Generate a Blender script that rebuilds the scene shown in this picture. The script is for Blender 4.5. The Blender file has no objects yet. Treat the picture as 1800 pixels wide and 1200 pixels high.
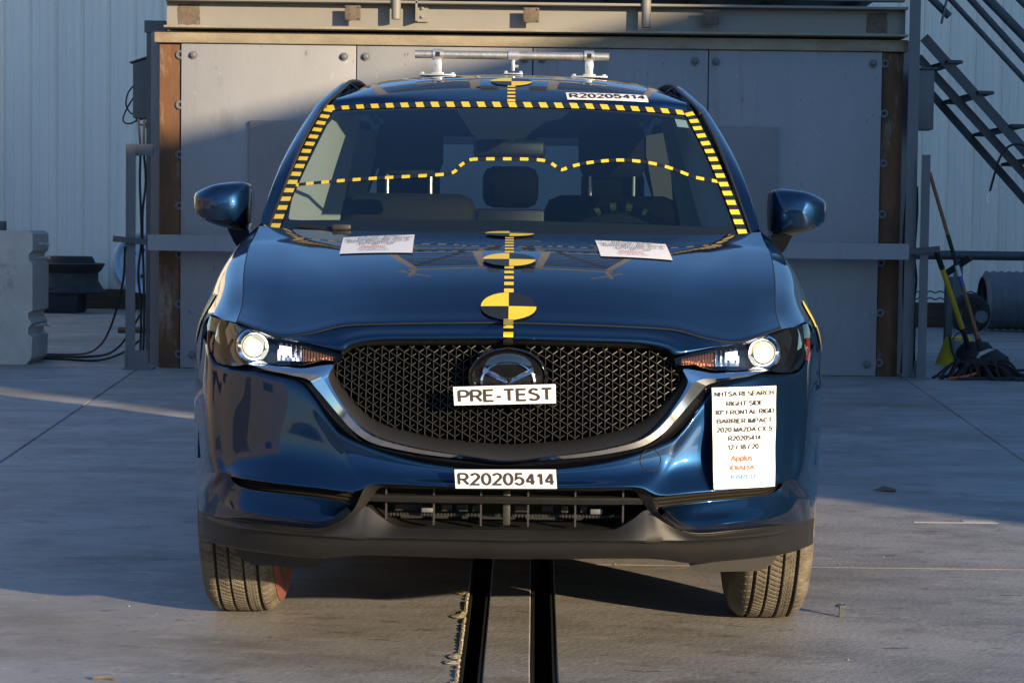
import bpy, bmesh, math, random, json
import numpy as np
from mathutils import Vector, Matrix, noise
from mathutils.bvhtree import BVHTree
from mathutils.geometry import delaunay_2d_cdt
random.seed(7)
sc = bpy.context.scene
col = sc.collection
R_ = math.radians
# ---------------------------------------------------------------- camera, sky, sun, exposure
cam = bpy.data.cameras.new('camera'); co = bpy.data.objects.new('camera', cam); col.objects.link(co)
cam.sensor_width = 36; cam.lens = 76.6; cam.clip_end = 2000; cam.clip_start = .1
co.matrix_world = Matrix.Translation((0, -5.47, 1.13)) @ Matrix.Rotation(R_(-.09), 4, 'Z') @ Matrix.Rotation(R_(90 - 2.96), 4, 'X') @ Matrix.Rotation(.0125, 4, 'Z')
sc.camera = co
SUN_E, SUN_A = R_(12.0), math.atan2(.65, -.76)
w = bpy.data.worlds.new('World'); sc.world = w; w.use_nodes = True
wn = w.node_tree
sky = wn.nodes.new('ShaderNodeTexSky'); sky.sky_type = 'NISHITA'; sky.sun_disc = False
sky.sun_elevation = SUN_E; sky.sun_rotation = SUN_A; sky.air_density = 1.0; sky.dust_density = .15; sky.ozone_density = 4.6
bg = wn.nodes["Background"]; bg.inputs[1].default_value = .15
wn.links.new(sky.outputs[0], bg.inputs[0])
sun = bpy.data.lights.new('sun', 'SUN'); sun.energy = 5.0; sun.angle = R_(.53); sun.color = (1, .78, .50)
so = bpy.data.objects.new('sun', sun); col.objects.link(so)
so.rotation_euler = Vector((-.65 * math.cos(SUN_E), .76 * math.cos(SUN_E), -math.sin(SUN_E))).to_track_quat('-Z', 'Y').to_euler()
sc.view_settings.view_transform = 'Standard'; sc.view_settings.look = 'None'; sc.view_settings.gamma = 1
sc.view_settings.exposure = 0.75
# ---------------------------------------------------------------- materials
def mat(name, rgb, rough=.5, metal=0, coat=0, coat_rough=.03, var=.0, scale=6, bump=0, bscale=60, emit=None, spec=.5, rust=None, stretch=(1, 1, 1), dirt=None, more=()):
    m = bpy.data.materials.new(name); m.use_nodes = True
    nt = m.node_tree; b = nt.nodes['Principled BSDF']
    b.inputs['Base Color'].default_value = (*rgb, 1); b.inputs['Roughness'].default_value = rough
    b.inputs['Metallic'].default_value = metal; b.inputs['Coat Weight'].default_value = coat
    b.inputs['Coat Roughness'].default_value = coat_rough; b.inputs['Specular IOR Level'].default_value = spec
    if emit: b.inputs['Emission Color'].default_value = (*emit[0], 1); b.inputs['Emission Strength'].default_value = emit[1]
    N = nt.nodes.new; Lk = nt.links.new
    if var or bump or rust or dirt:
        geo = N('ShaderNodeNewGeometry'); mp = N('ShaderNodeMapping'); mp.inputs['Scale'].default_value = stretch
        Lk(geo.outputs['Position'], mp.inputs['Vector'])
    src = None
    if var:
        n = N('ShaderNodeTexNoise'); n.inputs['Scale'].default_value = scale; n.inputs['Detail'].default_value = 8; n.inputs['Roughness'].default_value = .65
        Lk(mp.outputs[0], n.inputs['Vector'])
        r = N('ShaderNodeValToRGB'); r.color_ramp.elements[0].position = .3; r.color_ramp.elements[1].position = .7
        r.color_ramp.elements[0].color = (*[c * (1 - var) for c in rgb], 1); r.color_ramp.elements[1].color = (*[min(1, c * (1 + var)) for c in rgb], 1)
        Lk(n.outputs['Fac'], r.inputs['Fac']); src = r.outputs[0]; Lk(src, b.inputs['Base Color'])
        mr = N('ShaderNodeMapRange'); mr.inputs['To Min'].default_value = max(.02, rough - .12 * var * 3); mr.inputs['To Max'].default_value = min(1, rough + .12 * var * 3)
        if not coat: Lk(n.outputs['Fac'], mr.inputs['Value']); Lk(mr.outputs[0], b.inputs['Roughness'])
    for spot in (rust, dirt) + tuple(more):
        if not spot: continue
        n = N('ShaderNodeTexNoise'); n.inputs['Scale'].default_value = spot[1]; n.inputs['Detail'].default_value = 9; n.inputs['Roughness'].default_value = .7; m2 = mp
        if len(spot) > 4: m2 = N('ShaderNodeMapping'); m2.inputs['Scale'].default_value = spot[4]; m2.inputs['Location'].default_value = (spot[1], 3.1, 0); Lk(geo.outputs['Position'], m2.inputs['Vector'])
        Lk(m2.outputs[0], n.inputs['Vector'])
        r = N('ShaderNodeValToRGB'); r.color_ramp.elements[0].position = spot[2]; r.color_ramp.elements[1].position = spot[3]
        r.color_ramp.elements[0].color = (0, 0, 0, 1); r.color_ramp.elements[1].color = (1, 1, 1, 1)
        Lk(n.outputs['Fac'], r.inputs['Fac'])
        mx = N('ShaderNodeMix'); mx.data_type = 'RGBA'
        Lk(r.outputs[0], mx.inputs['Factor']); mx.inputs['B'].default_value = (*spot[0], 1)
        if src: Lk(src, mx.inputs['A'])
        else: mx.inputs['A'].default_value = (*rgb, 1)
        src = mx.outputs['Result']; Lk(src, b.inputs['Base Color'])
    if bump:
        n = N('ShaderNodeTexNoise'); n.inputs['Scale'].default_value = bscale; n.inputs['Detail'].default_value = 6
        Lk(mp.outputs[0], n.inputs['Vector'])
        bp = N('ShaderNodeBump'); bp.inputs['Strength'].default_value = bump; bp.inputs['Distance'].default_value = .01
        Lk(n.outputs['Fac'], bp.inputs['Height']); Lk(bp.outputs[0], b.inputs['Normal'])
    return m
def glass_mat(name, tint, f0=.07, rough=.0, spec=(1, 1, 1)):
    m = bpy.data.materials.new(name); m.use_nodes = True; nt = m.node_tree; nt.nodes.clear()
    o = nt.nodes.new('ShaderNodeOutputMaterial'); mx = nt.nodes.new('ShaderNodeMixShader')
    t = nt.nodes.new('ShaderNodeBsdfTransparent'); t.inputs[0].default_value = (*tint, 1)
    g = nt.nodes.new('ShaderNodeBsdfGlossy'); g.inputs['Roughness'].default_value = rough; g.inputs[0].default_value = (*spec, 1)
    ge = nt.nodes.new('ShaderNodeNewGeometry'); prev = None
    dt = nt.nodes.new('ShaderNodeVectorMath'); dt.operation = 'DOT_PRODUCT'; nt.links.new(ge.outputs['Normal'], dt.inputs[0]); nt.links.new(ge.outputs['Incoming'], dt.inputs[1])
    def mth(op, a, b=None):
        n = nt.nodes.new('ShaderNodeMath'); n.operation = op
        for i, v in enumerate((a, b)):
            if v is None: continue
            if isinstance(v, (int, float)): n.inputs[i].default_value = v
            else: nt.links.new(v, n.inputs[i])
        return n.outputs[0]
    q = mth('POWER', mth('SUBTRACT', 1.0, mth('ABSOLUTE', dt.outputs['Value'])), 5.0)
    fo = mth('ADD', mth('MULTIPLY', q, 1 - f0), f0)
    nt.links.new(fo, mx.inputs[0]); nt.links.new(t.outputs[0], mx.inputs[1]); nt.links.new(g.outputs[0], mx.inputs[2]); nt.links.new(mx.outputs[0], o.inputs[0])
    return m
M = dict(
    paint=mat('car_paint', (.0062, .027, .078), .36, .75, 1, .028, spec=.2),
    gloss=mat('gloss_black', (.006, .006, .007), .08, 0, 1, .02),
    black=mat('black_plastic', (.022, .021, .019), .52, 0, bump=.12, bscale=900),
    cladding=mat('lip_plastic', (.013, .0125, .012), .48, 0, var=.18, scale=9, bump=.10, bscale=1200),
    dark=mat('dark_void', (.008, .008, .008), .8),
    chrome=mat('chrome', (.78, .79, .80), .09, 1),
    chromeb=mat('bright_chrome', (.9, .9, .9), .05, 1),
    mesh=mat('grille_plastic', (.021, .019, .016), .45),
    frame=mat('textured_plastic', (.011, .0105, .010), .5, bump=.15, bscale=420),
    rubber=mat('tyre_rubber', (.085, .075, .058), .9, var=.25, scale=14, dirt=((.19, .16, .115), 16, .38, .66), bump=.15, bscale=300),
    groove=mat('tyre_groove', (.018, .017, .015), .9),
    red=mat('red_chalk', (.20, .06, .055), .8, var=.3, scale=30),
    alloy=mat('alloy', (.35, .35, .36), .35, 1),
    glass=glass_mat('windshield_glass', (.58, .68, .70), .045),
    dglass=glass_mat('privacy_glass', (.10, .12, .13)),
    rglass=glass_mat('rear_glass', (.80, .95, .98), .05),
    lens=glass_mat('clear_lens', (.93, .94, .95), .035),
    lamp=mat('lit_lamp', (.9, .9, .85), .2, emit=((1, .98, .85), 5.0)),
    lampglass=mat('lamp_glass', (.55, .52, .40), .06, emit=((1, .93, .62), .38)),
    drl=mat('lit_reflector', (.8, .8, .8), .15, .6, emit=((1, 1, 1), 1.6)),
    refl=mat('faceted_reflector', (.75, .75, .76), .16, 1, bump=.25, bscale=60),
    amber=mat('amber_reflector', (.33, .19, .13), .22, .7, bump=.25, bscale=60),
    redlens=mat('red_marker', (.13, .012, .010), .2),
    yellow=mat('tape_yellow', (.86, .60, .035), .42),
    tblack=mat('tape_black', (.014, .014, .012), .4),
    paper=mat('paper', (.82, .81, .80), .6, bump=.05, bscale=14),
    ink=mat('ink', (.025, .02, .022), .6), inkr=mat('red_ink', (.72, .16, .10), .6), inkb=mat('blue_ink', (.13, .36, .66), .6),
    seat=mat('seat_fabric', (.007, .007, .0075), .8, bump=.2, bscale=300),
    headrest=mat('lit_seat_fabric', (.045, .044, .043), .85, bump=.2, bscale=300),  # seat fabric made lighter: daylight on the headrests is in the colour
    dash=mat('dashboard', (.010, .010, .011), .7, bump=.2, bscale=500),
    trim=mat('pale_trim', (.42, .41, .37), .7),
    liner=mat('headliner', (.10, .10, .10), .9),
    galv=mat('galvanised', (.62, .58, .50), .38, .85, var=.14, scale=30, bump=.15, bscale=90),
    alum=mat('cast_aluminium', (.72, .70, .66), .35, .8),
    concrete=mat('concrete', (.315, .302, .29), .56, var=.22, scale=.9, bump=.30, bscale=55, stretch=(1, 1.5, 1), dirt=((.19, .175, .155), 1.3, .46, .66), rust=((.17, .157, .14), 3.1, .53, .68),
        more=(((.40, .375, .335), 4.2, .56, .70, (.8, 1.9, 1)), ((.46, .43, .38), 13, .60, .68, (.8, 1.8, 1)), ((.10, .092, .082), 9, .59, .67, (.8, 1.9, 1)), ((.085, .08, .072), 34, .62, .69), ((.20, .165, .115), .42, .50, .66))),
    chip=mat('broken_concrete', (.50, .43, .30), .9, var=.3, scale=40, bump=.8, bscale=60),
    earth=mat('earth', (.15, .13, .10), .95, var=.3, scale=3, bump=.5, bscale=20),
    slot=mat('slot_steel', (.012, .012, .012), .6),
    plate=mat('grey_plate_paint', (.252, .260, .276), .5, var=.10, scale=1.2, bump=.06, bscale=30, stretch=(1, 1, .4), rust=((.185, .182, .18), 3.0, .56, .74), more=(((.17, .165, .155), 1.6, .55, .70, (2.2, 1, .12)), ((.34, .34, .33), 26, .62, .68, (1, 1, .5)), ((.13, .10, .07), 14, .645, .69, (1.4, 1, .5)))),
    plate2=mat('lilac_grey_paint', (.205, .195, .20), .6, var=.10, scale=2.5, bump=.08, bscale=30),
    steel=mat('grey_frame_paint', (.115, .125, .135), .5, var=.12, scale=5, bump=.1, bscale=50, rust=((.10, .07, .05), 9, .68, .78)),
    dsteel=mat('dark_frame_paint', (.06, .068, .076), .5, var=.15, scale=6),
    rust=mat('rust', (.135, .062, .028), .85, var=.45, scale=5, bump=.3, bscale=60, stretch=(1, 1, .30), rust=((.30, .26, .20), 4.5, .55, .70), dirt=((.055, .035, .025), 7, .5, .72)),
    rust2=mat('weathered_beam', (.30, .26, .19), .8, var=.22, scale=6, bump=.35, bscale=60, stretch=(.5, 1, 1), rust=((.24, .15, .07), 7, .55, .75)),
    brown=mat('bare_patch', (.13, .10, .075), .9, var=.3, scale=30, bump=.3, bscale=120),
    ibeam=mat('girder_paint', (.225, .215, .195), .55, var=.07, scale=2, bump=.05, bscale=40, rust=((.22, .13, .06), 8, .70, .8)),
    white=mat('white_sheet_metal', (.95, .84, .71), .45, var=.06, scale=1.5, stretch=(1, 1, .15)),
    tan=mat('tan_stucco', (.30, .255, .19), .9, var=.1, scale=2, bump=.2, bscale=30),
    window=mat('dark_window', (.02, .025, .03), .1),
    wood=mat('timber', (.10, .065, .04), .9, var=.3, scale=4, bump=.4, bscale=30, stretch=(.3, 1, 3)),
    handle=mat('wood_handle', (.25, .10, .04), .5, var=.2, scale=20),
    yel=mat('yellow_fibreglass', (.68, .47, .02), .4), blk=mat('black_rubber', (.02, .02, .021), .7, bump=.3, bscale=80),
    yarn=mat('mop_yarn', (.03, .028, .03), 1, bump=.5, bscale=200),
    cable=mat('cable_rubber', (.018, .018, .02), .55), orange=mat('orange_cable', (.5, .12, .02), .5),
    precast=mat('precast_concrete', (.43, .43, .41), .85, var=.16, scale=3, bump=.4, bscale=40, dirt=((.2, .2, .19), 5, .55, .75)),
    whiterim=mat('white_rim_paint', (.6, .66, .74), .4), blackrim=mat('black_rim_steel', (.028, .027, .026), .6, var=.4, scale=6, rust=((.07, .035, .02), 8, .55, .7)),
    corr=mat('corrugated_steel', (.16, .17, .18), .55, .3, var=.2, scale=4), wire=mat('fence_wire', (.12, .125, .13), .5, .5),
    bluelabel=mat('blue_label', (.03, .10, .35), .5), greyl=mat('light_sticker', (.55, .62, .58), .5),
)
M['paint'].node_tree.nodes['Principled BSDF'].inputs['Specular Tint'].default_value = (.03, .11, .28, 1)
# ---------------------------------------------------------------- helpers
def tag(o, label=None, cat=None, group=None, kind=None):
    for k, v in (('label', label), ('category', cat), ('group', group), ('kind', kind)):
        if v: o[k] = v
    return o
def empty(name, loc, label=None, cat=None, group=None, kind=None):
    o = bpy.data.objects.new(name, None); col.objects.link(o); o.location = loc; o.empty_display_size = .1
    return tag(o, label, cat, group, kind)
def put(name, me, parent=None, loc=None):
    o = bpy.data.objects.new(name, me); col.objects.link(o)
    if loc is not None: o.location = loc
    if parent is not None:
        o.parent = parent
        if loc is None: o.matrix_parent_inverse = world(parent).inverted()
    return o
def world(o):
    m = Matrix.LocRotScale(o.location, o.rotation_euler, o.scale)
    return world(o.parent) @ o.matrix_parent_inverse @ m if o.parent else m
def mk(name, V, Fc, m, parent=None, smooth=True, angle=35, recalc=False, mats=None, mi=None):
    me = bpy.data.meshes.new(name); me.from_pydata([tuple(map(float, v)) for v in V], [], Fc)
    for x in (mats or [m]): me.materials.append(x)
    if mi is not None: me.polygons.foreach_set('material_index', mi)
    if recalc:
        b = bmesh.new(); b.from_mesh(me); bmesh.ops.recalc_face_normals(b, faces=b.faces); b.to_mesh(me); b.free()
    if smooth:
        me.polygons.foreach_set('use_smooth', [True] * len(me.polygons))
        if angle: me.set_sharp_from_angle(angle=R_(angle))
    me.update()
    return put(name, me, parent)
def gridfaces(r, c, off=0, skip=None, wrap=False):
    f = []
    for i in range(r - 1):
        for j in range(c if wrap else c - 1):
            if skip and skip(i, j): continue
            k = (j + 1) % c
            f.append((off + i * c + j, off + i * c + k, off + (i + 1) * c + k, off + (i + 1) * c + j))
    return f
def grid(name, G, m, parent=None, skip=None, angle=40, mats=None, mi=None):
    G = np.asarray(G); r, c = G.shape[:2]
    return mk(name, G.reshape(-1, 3), gridfaces(r, c, 0, skip), m, parent, True, angle, mats=mats, mi=mi)
def half2full(net):
    net = np.asarray(net, float); mir = net[:, ::-1].copy(); mir[:, :, 0] *= -1
    return np.concatenate([mir[:, :-1], net], axis=1)
class Bag:
    """collects shapes for ONE mesh object"""
    def __init__(s): s.v = []; s.f = []
    def add(s, V, Fc):
        n = len(s.v); s.v += [tuple(map(float, v)) for v in V]; s.f += [tuple(i + n for i in f) for f in Fc]; return s
    def box(s, a, b, bev=.0, rot=None, at=None):
        x0, y0, z0 = a; x1, y1, z1 = b
        if bev <= 0:
            V = [(x, y, z) for z in (z0, z1) for y in (y0, y1) for x in (x0, x1)]
            Fc = [(0, 2, 3, 1), (4, 5, 7, 6), (0, 1, 5, 4), (2, 6, 7, 3), (0, 4, 6, 2), (1, 3, 7, 5)]
        else:
            bm = bmesh.new(); bmesh.ops.create_cube(bm, size=1)
            for v in bm.verts: v.co = Vector(((x0 + x1) / 2 + v.co.x * (x1 - x0), (y0 + y1) / 2 + v.co.y * (y1 - y0), (z0 + z1) / 2 + v.co.z * (z1 - z0)))
            bmesh.ops.bevel(bm, geom=bm.edges[:], offset=bev, segments=2, affect='EDGES', profile=.5)
            bm.verts.index_update(); V = [v.co.copy() for v in bm.verts]; Fc = [tuple(v.index for v in f.verts) for f in bm.faces]; bm.free()
        if rot is not None: V = [(rot @ (Vector(v) - Vector(at))) + Vector(at) for v in V]
        return s.add(V, Fc)
    def tube(s, P, r, n=8, cap=True, flat=None):
        P = [Vector(p) for p in P]; V = []; up = None
        for i, p in enumerate(P):
            d = (P[min(i + 1, len(P) - 1)] - P[max(i - 1, 0)]).normalized()
            if up is None: up = Vector((0, 0, 1)) if abs(d.z) < .9 else Vector((0, 1, 0))
            a = d.cross(up).normalized(); b = a.cross(d).normalized(); up = b
            rr = r[i] if isinstance(r, (list, tuple)) else r
            for k in range(n):
                t = 2 * math.pi * k / n
                V.append(p + a * math.cos(t) * rr + b * math.sin(t) * rr)
        Fc = gridfaces(len(P), n, 0, None, True)
        if cap: Fc += [tuple(range(n))[::-1], tuple((len(P) - 1) * n + k for k in range(n))]
        return s.add(V, Fc)
    def bar(s, p, q, w, h, bev=0):
        """rectangular bar from p to q; w horizontal, h the other way"""
        p, q = Vector(p), Vector(q); d = (q - p); L = d.length; d.normalize()
        up = Vector((0, 0, 1)) if abs(d.z) < .95 else Vector((0, 1, 0))
        a = d.cross(up).normalized(); b = a.cross(d).normalized()
        V = [o + a * (sx * w / 2) + b * (sz * h / 2) for o in (p, q) for sx, sz in ((-1, -1), (1, -1), (1, 1), (-1, 1))]
        return s.add(V, [(0, 1, 2, 3), (7, 6, 5, 4), (0, 4, 5, 1), (1, 5, 6, 2), (2, 6, 7, 3), (3, 7, 4, 0)])
    def lathe(s, prof, c, axis='x', n=32):
        """prof: (radius, along) pairs"""
        V = []
        for r, a in prof:
            for k in range(n):
                t = 2 * math.pi * k / n; u, v = r * math.cos(t), r * math.sin(t)
                V.append({'x': (c[0] + a, c[1] + u, c[2] + v), 'y': (c[0] + u, c[1] + a, c[2] + v), 'z': (c[0] + u, c[1] + v, c[2] + a)}[axis])
        return s.add(V, gridfaces(len(prof), n, 0, None, True))
    def prism(s, poly, y0, y1):
        """poly in (x, z) extruded along y"""
        n = len(poly)
        V = [(x, y0, z) for x, z in poly] + [(x, y1, z) for x, z in poly]
        return s.add(V, [tuple(range(n)), tuple(range(2 * n - 1, n - 1, -1))] + [(i, i + n, (i + 1) % n + n, (i + 1) % n) for i in range(n)])
    def make(s, name, m, parent=None, smooth=True, angle=35):
        return mk(name, s.v, s.f, m, parent, smooth, angle, True)
def patch(poly, step):
    """triangulated polygon in 2-D with inner points -> (points, faces)"""
    P = [Vector(p) for p in poly]; n = len(P); Q = []
    for i in range(n):
        a, b = P[i], P[(i + 1) % n]; k = max(1, int((b - a).length / step))
        Q += [a.lerp(b, t / k) for t in range(k)]
    m = len(Q); xs = [p.x for p in Q]; ys = [p.y for p in Q]
    def inside(x, y):
        c = False
        for i in range(m):
            a, b = Q[i], Q[i - 1]
            if (a.y > y) != (b.y > y) and x < (b.x - a.x) * (y - a.y) / (b.y - a.y) + a.x: c = not c
        return c
    pts = list(Q); y = min(ys) + step / 2; odd = 0
    while y < max(ys):
        x = min(xs) + step / 2 + odd * step / 2
        while x < max(xs):
            if inside(x, y) and min((q.x - x) ** 2 + (q.y - y) ** 2 for q in Q) > (.45 * step) ** 2: pts.append(Vector((x, y)))
            x += step
        y += step * .87; odd ^= 1
    v, e, f, *_ = delaunay_2d_cdt(pts, [(i, (i + 1) % m) for i in range(m)], [], 1, 1e-6)
    return v, [tuple(t) for t in f], m
def arc(cx, cy, rx, ry, a0, a1, n=10): return [(cx + rx * math.cos(R_(a0 + (a1 - a0) * k / n)), cy + ry * math.sin(R_(a0 + (a1 - a0) * k / n))) for k in range(n + 1)]
def bowl(x0, x1, y0, y1):                               # right-hand bowl of P, R, B, D
    r = (y1 - y0) / 2; return [(x0, y1), (x1 - r * .9, y1)] + arc(x1 - r * .9, (y0 + y1) / 2, r * .9, r, 90, -90)[1:-1] + [(x1 - r * .9, y0), (x0, y0)]
GLYPH = {                                               # width, strokes (centre lines, cap height 1)
 'A': (.70, [[(0, 0), (.33, 1)], [(.37, 1), (.70, 0)], [(.13, .34), (.57, .34)]]), 'B': (.62, [[(0, 0), (0, 1)], bowl(0, .56, .53, 1), bowl(0, .62, 0, .53)]),
 'C': (.68, [arc(.36, .5, .36, .5, 40, 320, 18)]), 'D': (.66, [[(0, 0), (0, 1)], [(0, 1), (.28, 1)] + arc(.28, .5, .38, .5, 90, -90, 14)[1:] + [(0, 0)]]),
 'E': (.56, [[(.56, 0), (0, 0), (0, 1), (.55, 1)], [(0, .53), (.5, .53)]]), 'F': (.52, [[(0, 0), (0, 1), (.52, 1)], [(0, .52), (.45, .52)]]),
 'G': (.70, [arc(.36, .5, .36, .5, 42, 318, 18) + [(.66, .45), (.38, .45)]]), 'H': (.62, [[(0, 0), (0, 1)], [(.62, 0), (.62, 1)], [(0, .53), (.62, .53)]]),
 'I': (.0, [[(0, 0), (0, 1)]]), 'K': (.62, [[(0, 0), (0, 1)], [(.58, 1), (0, .38)], [(.2, .6), (.62, 0)]]), 'L': (.5, [[(0, 1), (0, 0), (.5, 0)]]),
 'M': (.72, [[(0, 0), (0, 1)], [(0, 1), (.36, 0)], [(.36, 0), (.72, 1)], [(.72, 1), (.72, 0)]]), 'N': (.62, [[(0, 0), (0, 1)], [(0, 1), (.62, 0)], [(.62, 0), (.62, 1)]]), 'O': (.74, [arc(.37, .5, .37, .5, 90, 450, 24)]),
 'P': (.58, [[(0, 0), (0, 1)], bowl(0, .58, .46, 1)]), 'R': (.62, [[(0, 0), (0, 1)], bowl(0, .58, .48, 1), [(.30, .48), (.62, 0)]]),
 'S': (.58, [arc(.29, .755, .25, .245, 25, 200, 10) + arc(.29, .265, .29, .265, 70, -155, 12)]), 'T': (.62, [[(0, 1), (.62, 1)], [(.31, 0), (.31, 1)]]),
 'U': (.62, [[(0, 1), (0, .36)] + arc(.31, .32, .31, .32, 180, 360, 12) + [(.62, 1)]]), 'X': (.62, [[(0, 0), (.6, 1)], [(.02, 1), (.62, 0)]]), 'Z': (.58, [[(.02, 1), (.58, 1)], [(.55, 1), (.03, 0)], [(0, 0), (.58, 0)]]),
 '0': (.52, [arc(.26, .5, .26, .5, 90, 450, 22)]), '1': (.30, [[(.0, .74), (.20, .97)], [(.22, 1), (.22, 0)]]), '2': (.52, [arc(.26, .73, .25, .27, 165, -35, 12) + [(.0, 0), (.53, 0)]]),
 '3': (.52, [arc(.25, .75, .23, .25, 155, -90, 10), arc(.25, .26, .27, .26, 90, -160, 10)]), '4': (.55, [[(.40, 0), (.40, 1)], [(.38, .98), (.01, .29)], [(0, .27), (.55, .27)]]),
 '5': (.52, [[(.48, 1), (.10, 1), (.03, .50)] + arc(.25, .32, .27, .32, 125, -155, 12)]), '8': (.52, [arc(.26, .75, .21, .24, 90, 450, 16), arc(.26, .26, .26, .26, 90, 450, 16)]),
 '-': (.26, [[(0, .36), (.26, .36)]]), '/': (.28, [[(0, 0), (.28, 1)]]), '°': (.22, [arc(.11, .88, .10, .11, 0, 360, 12)]),
 'p': (.46, [[(0, -.28), (0, .70)], arc(.23, .36, .23, .35, 90, 450, 14)]), 'l': (0, [[(0, 0), (0, 1)]]), 'u': (.42, [[(0, .7), (0, .25)] + arc(.21, .22, .21, .22, 180, 330, 8), [(.42, .7), (.42, 0)]]), 's': (.40, [arc(.2, .535, .17, .17, 25, 200, 8) + arc(.2, .185, .20, .185, 70, -155, 8)])}
_txt = {}
def text2d(s, w=.17):
    """block lettering: flat ribbons, cap height 1, origin centred -> verts, faces"""
    if (s, w) in _txt: return _txt[(s, w)]
    V, Fc, x, lay = [], [], 0, 0
    for ch in s:
        if ch == ' ': x += .40; continue
        wd, st = GLYPH[ch]
        for P in st:
            P = [np.array(p, float) for p in P]; n0 = len(V); closed = np.linalg.norm(P[0] - P[-1]) < 1e-6
            if closed: P = P[:-1]
            n = len(P); lay = (lay + 1) % 5
            for i, p in enumerate(P):
                a = P[i - 1] if (i or closed) else None; b = P[(i + 1) % n] if (i < n - 1 or closed) else None
                d1 = (p - a) / np.linalg.norm(p - a) if a is not None else None; d2 = (b - p) / np.linalg.norm(b - p) if b is not None else None
                if d1 is None: d1 = d2
                if d2 is None: d2 = d1
                m1, m2 = np.array([-d1[1], d1[0]]), np.array([-d2[1], d2[0]]); m = m1 + m2; m /= np.linalg.norm(m); k = min(1 / max(.35, m @ m1), 2.2)
                for sg in (-1, 1):
                    q = p + m * sg * w / 2 * k; V.append((x + q[0] * 1.12, min(max(q[1] * (1 - w) + w / 2, -.4), 1.0), lay))
            for i in range(n if closed else n - 1): Fc.append((n0 + 2 * i, n0 + 2 * i + 1, n0 + 2 * ((i + 1) % n) + 1, n0 + 2 * ((i + 1) % n)))
        x += wd * 1.12 + w + (.055 if w > .185 else .10)
    V = np.array(V, float); V[:, 0] -= (V[:, 0].min() + V[:, 0].max()) / 2; V[:, 1] -= .5
    _txt[(s, w)] = (V, Fc); return _txt[(s, w)]
def copyobj(o, parent=None, loc=None):
    c = o.copy(); col.objects.link(c)
    if parent is not None: c.parent = parent
    if loc is not None: c.location = loc
    return c

# ---------------------------------------------------------------- shared surfaces of the car
def cr(P, t):
    """Catmull-Rom through rows of P at parameter t (in index units)"""
    n = len(P); i = int(min(max(math.floor(t), 0), n - 2)); f = t - i
    p1, p2 = P[i], P[i + 1]
    p0 = P[i - 1] if i > 0 else 2 * p1 - p2
    p3 = P[i + 2] if i + 2 < n else 2 * p2 - p1
    return .5 * (2 * p1 + (p2 - p0) * f + (2 * p0 - 5 * p1 + 4 * p2 - p3) * f * f + (3 * p1 - p0 - 3 * p2 + p3) * f ** 3)
def resample(P, n):
    """n sub-steps per span of a Catmull-Rom curve"""
    P = np.asarray(P, float); m = (len(P) - 1) * n
    return np.array([cr(P, k / n) for k in range(m + 1)])
def loft(net, nr, nc):
    """net[rows][cols][3] -> dense grid"""
    net = np.asarray(net, float)
    A = np.array([resample(r, nc) for r in net])
    return np.stack([resample(A[:, j], nr) for j in range(A.shape[1])], axis=1)
PX = [0, .2, .35, .5, .6, .68, .74, .79, .83, .855, .88, .90, .915, .93]
PY = [0, .006, .022, .055, .095, .15, .215, .295, .40, .52, .66, .80, .95, 1.15]
ZZ = [.20, .30, .40, .50, .60, .70, .78, .85, .90, .95, 1.0]
ZY = [.09, .05, .018, 0, 0, .018, .045, .08, .115, .17, .24]
def pchip(xs, ys):
    xs = np.array(xs, float); ys = np.array(ys, float); h = np.diff(xs); d = np.diff(ys) / h
    m = np.zeros(len(xs)); m[0] = d[0]; m[-1] = d[-1]
    for i in range(1, len(xs) - 1):
        if d[i - 1] * d[i] > 0:
            w1 = 2 * h[i] + h[i - 1]; w2 = h[i] + 2 * h[i - 1]
            m[i] = (w1 + w2) / (w1 / d[i - 1] + w2 / d[i])
    def f(x):
        x = min(max(x, xs[0]), xs[-1]); i = int(min(max(np.searchsorted(xs, x) - 1, 0), len(xs) - 2))
        t = (x - xs[i]) / h[i]
        return ((1 + 2 * t) * (1 - t) ** 2 * ys[i] + t * (1 - t) ** 2 * h[i] * m[i] + t * t * (3 - 2 * t) * ys[i + 1] + t * t * (t - 1) * h[i] * m[i + 1])
    return f
plan_x = pchip(PX, PY); plan_z = pchip(ZZ, ZY)
def nose(x, z):
    """front skin of the car: distance behind the nose at (x, z)"""
    return plan_x(abs(x)) + plan_z(z)
ws_c = pchip([1.0, 1.11, 1.25, 1.40, 1.52, 1.575, 1.62], [.86, 1.05, 1.305, 1.60, 1.85, 1.975, 2.10])
def glass_y(x, z):
    """windshield surface"""
    k = .27 - .11 * (z - 1.11) / .46
    return ws_c(z) + k * (x / .73) ** 2
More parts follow.
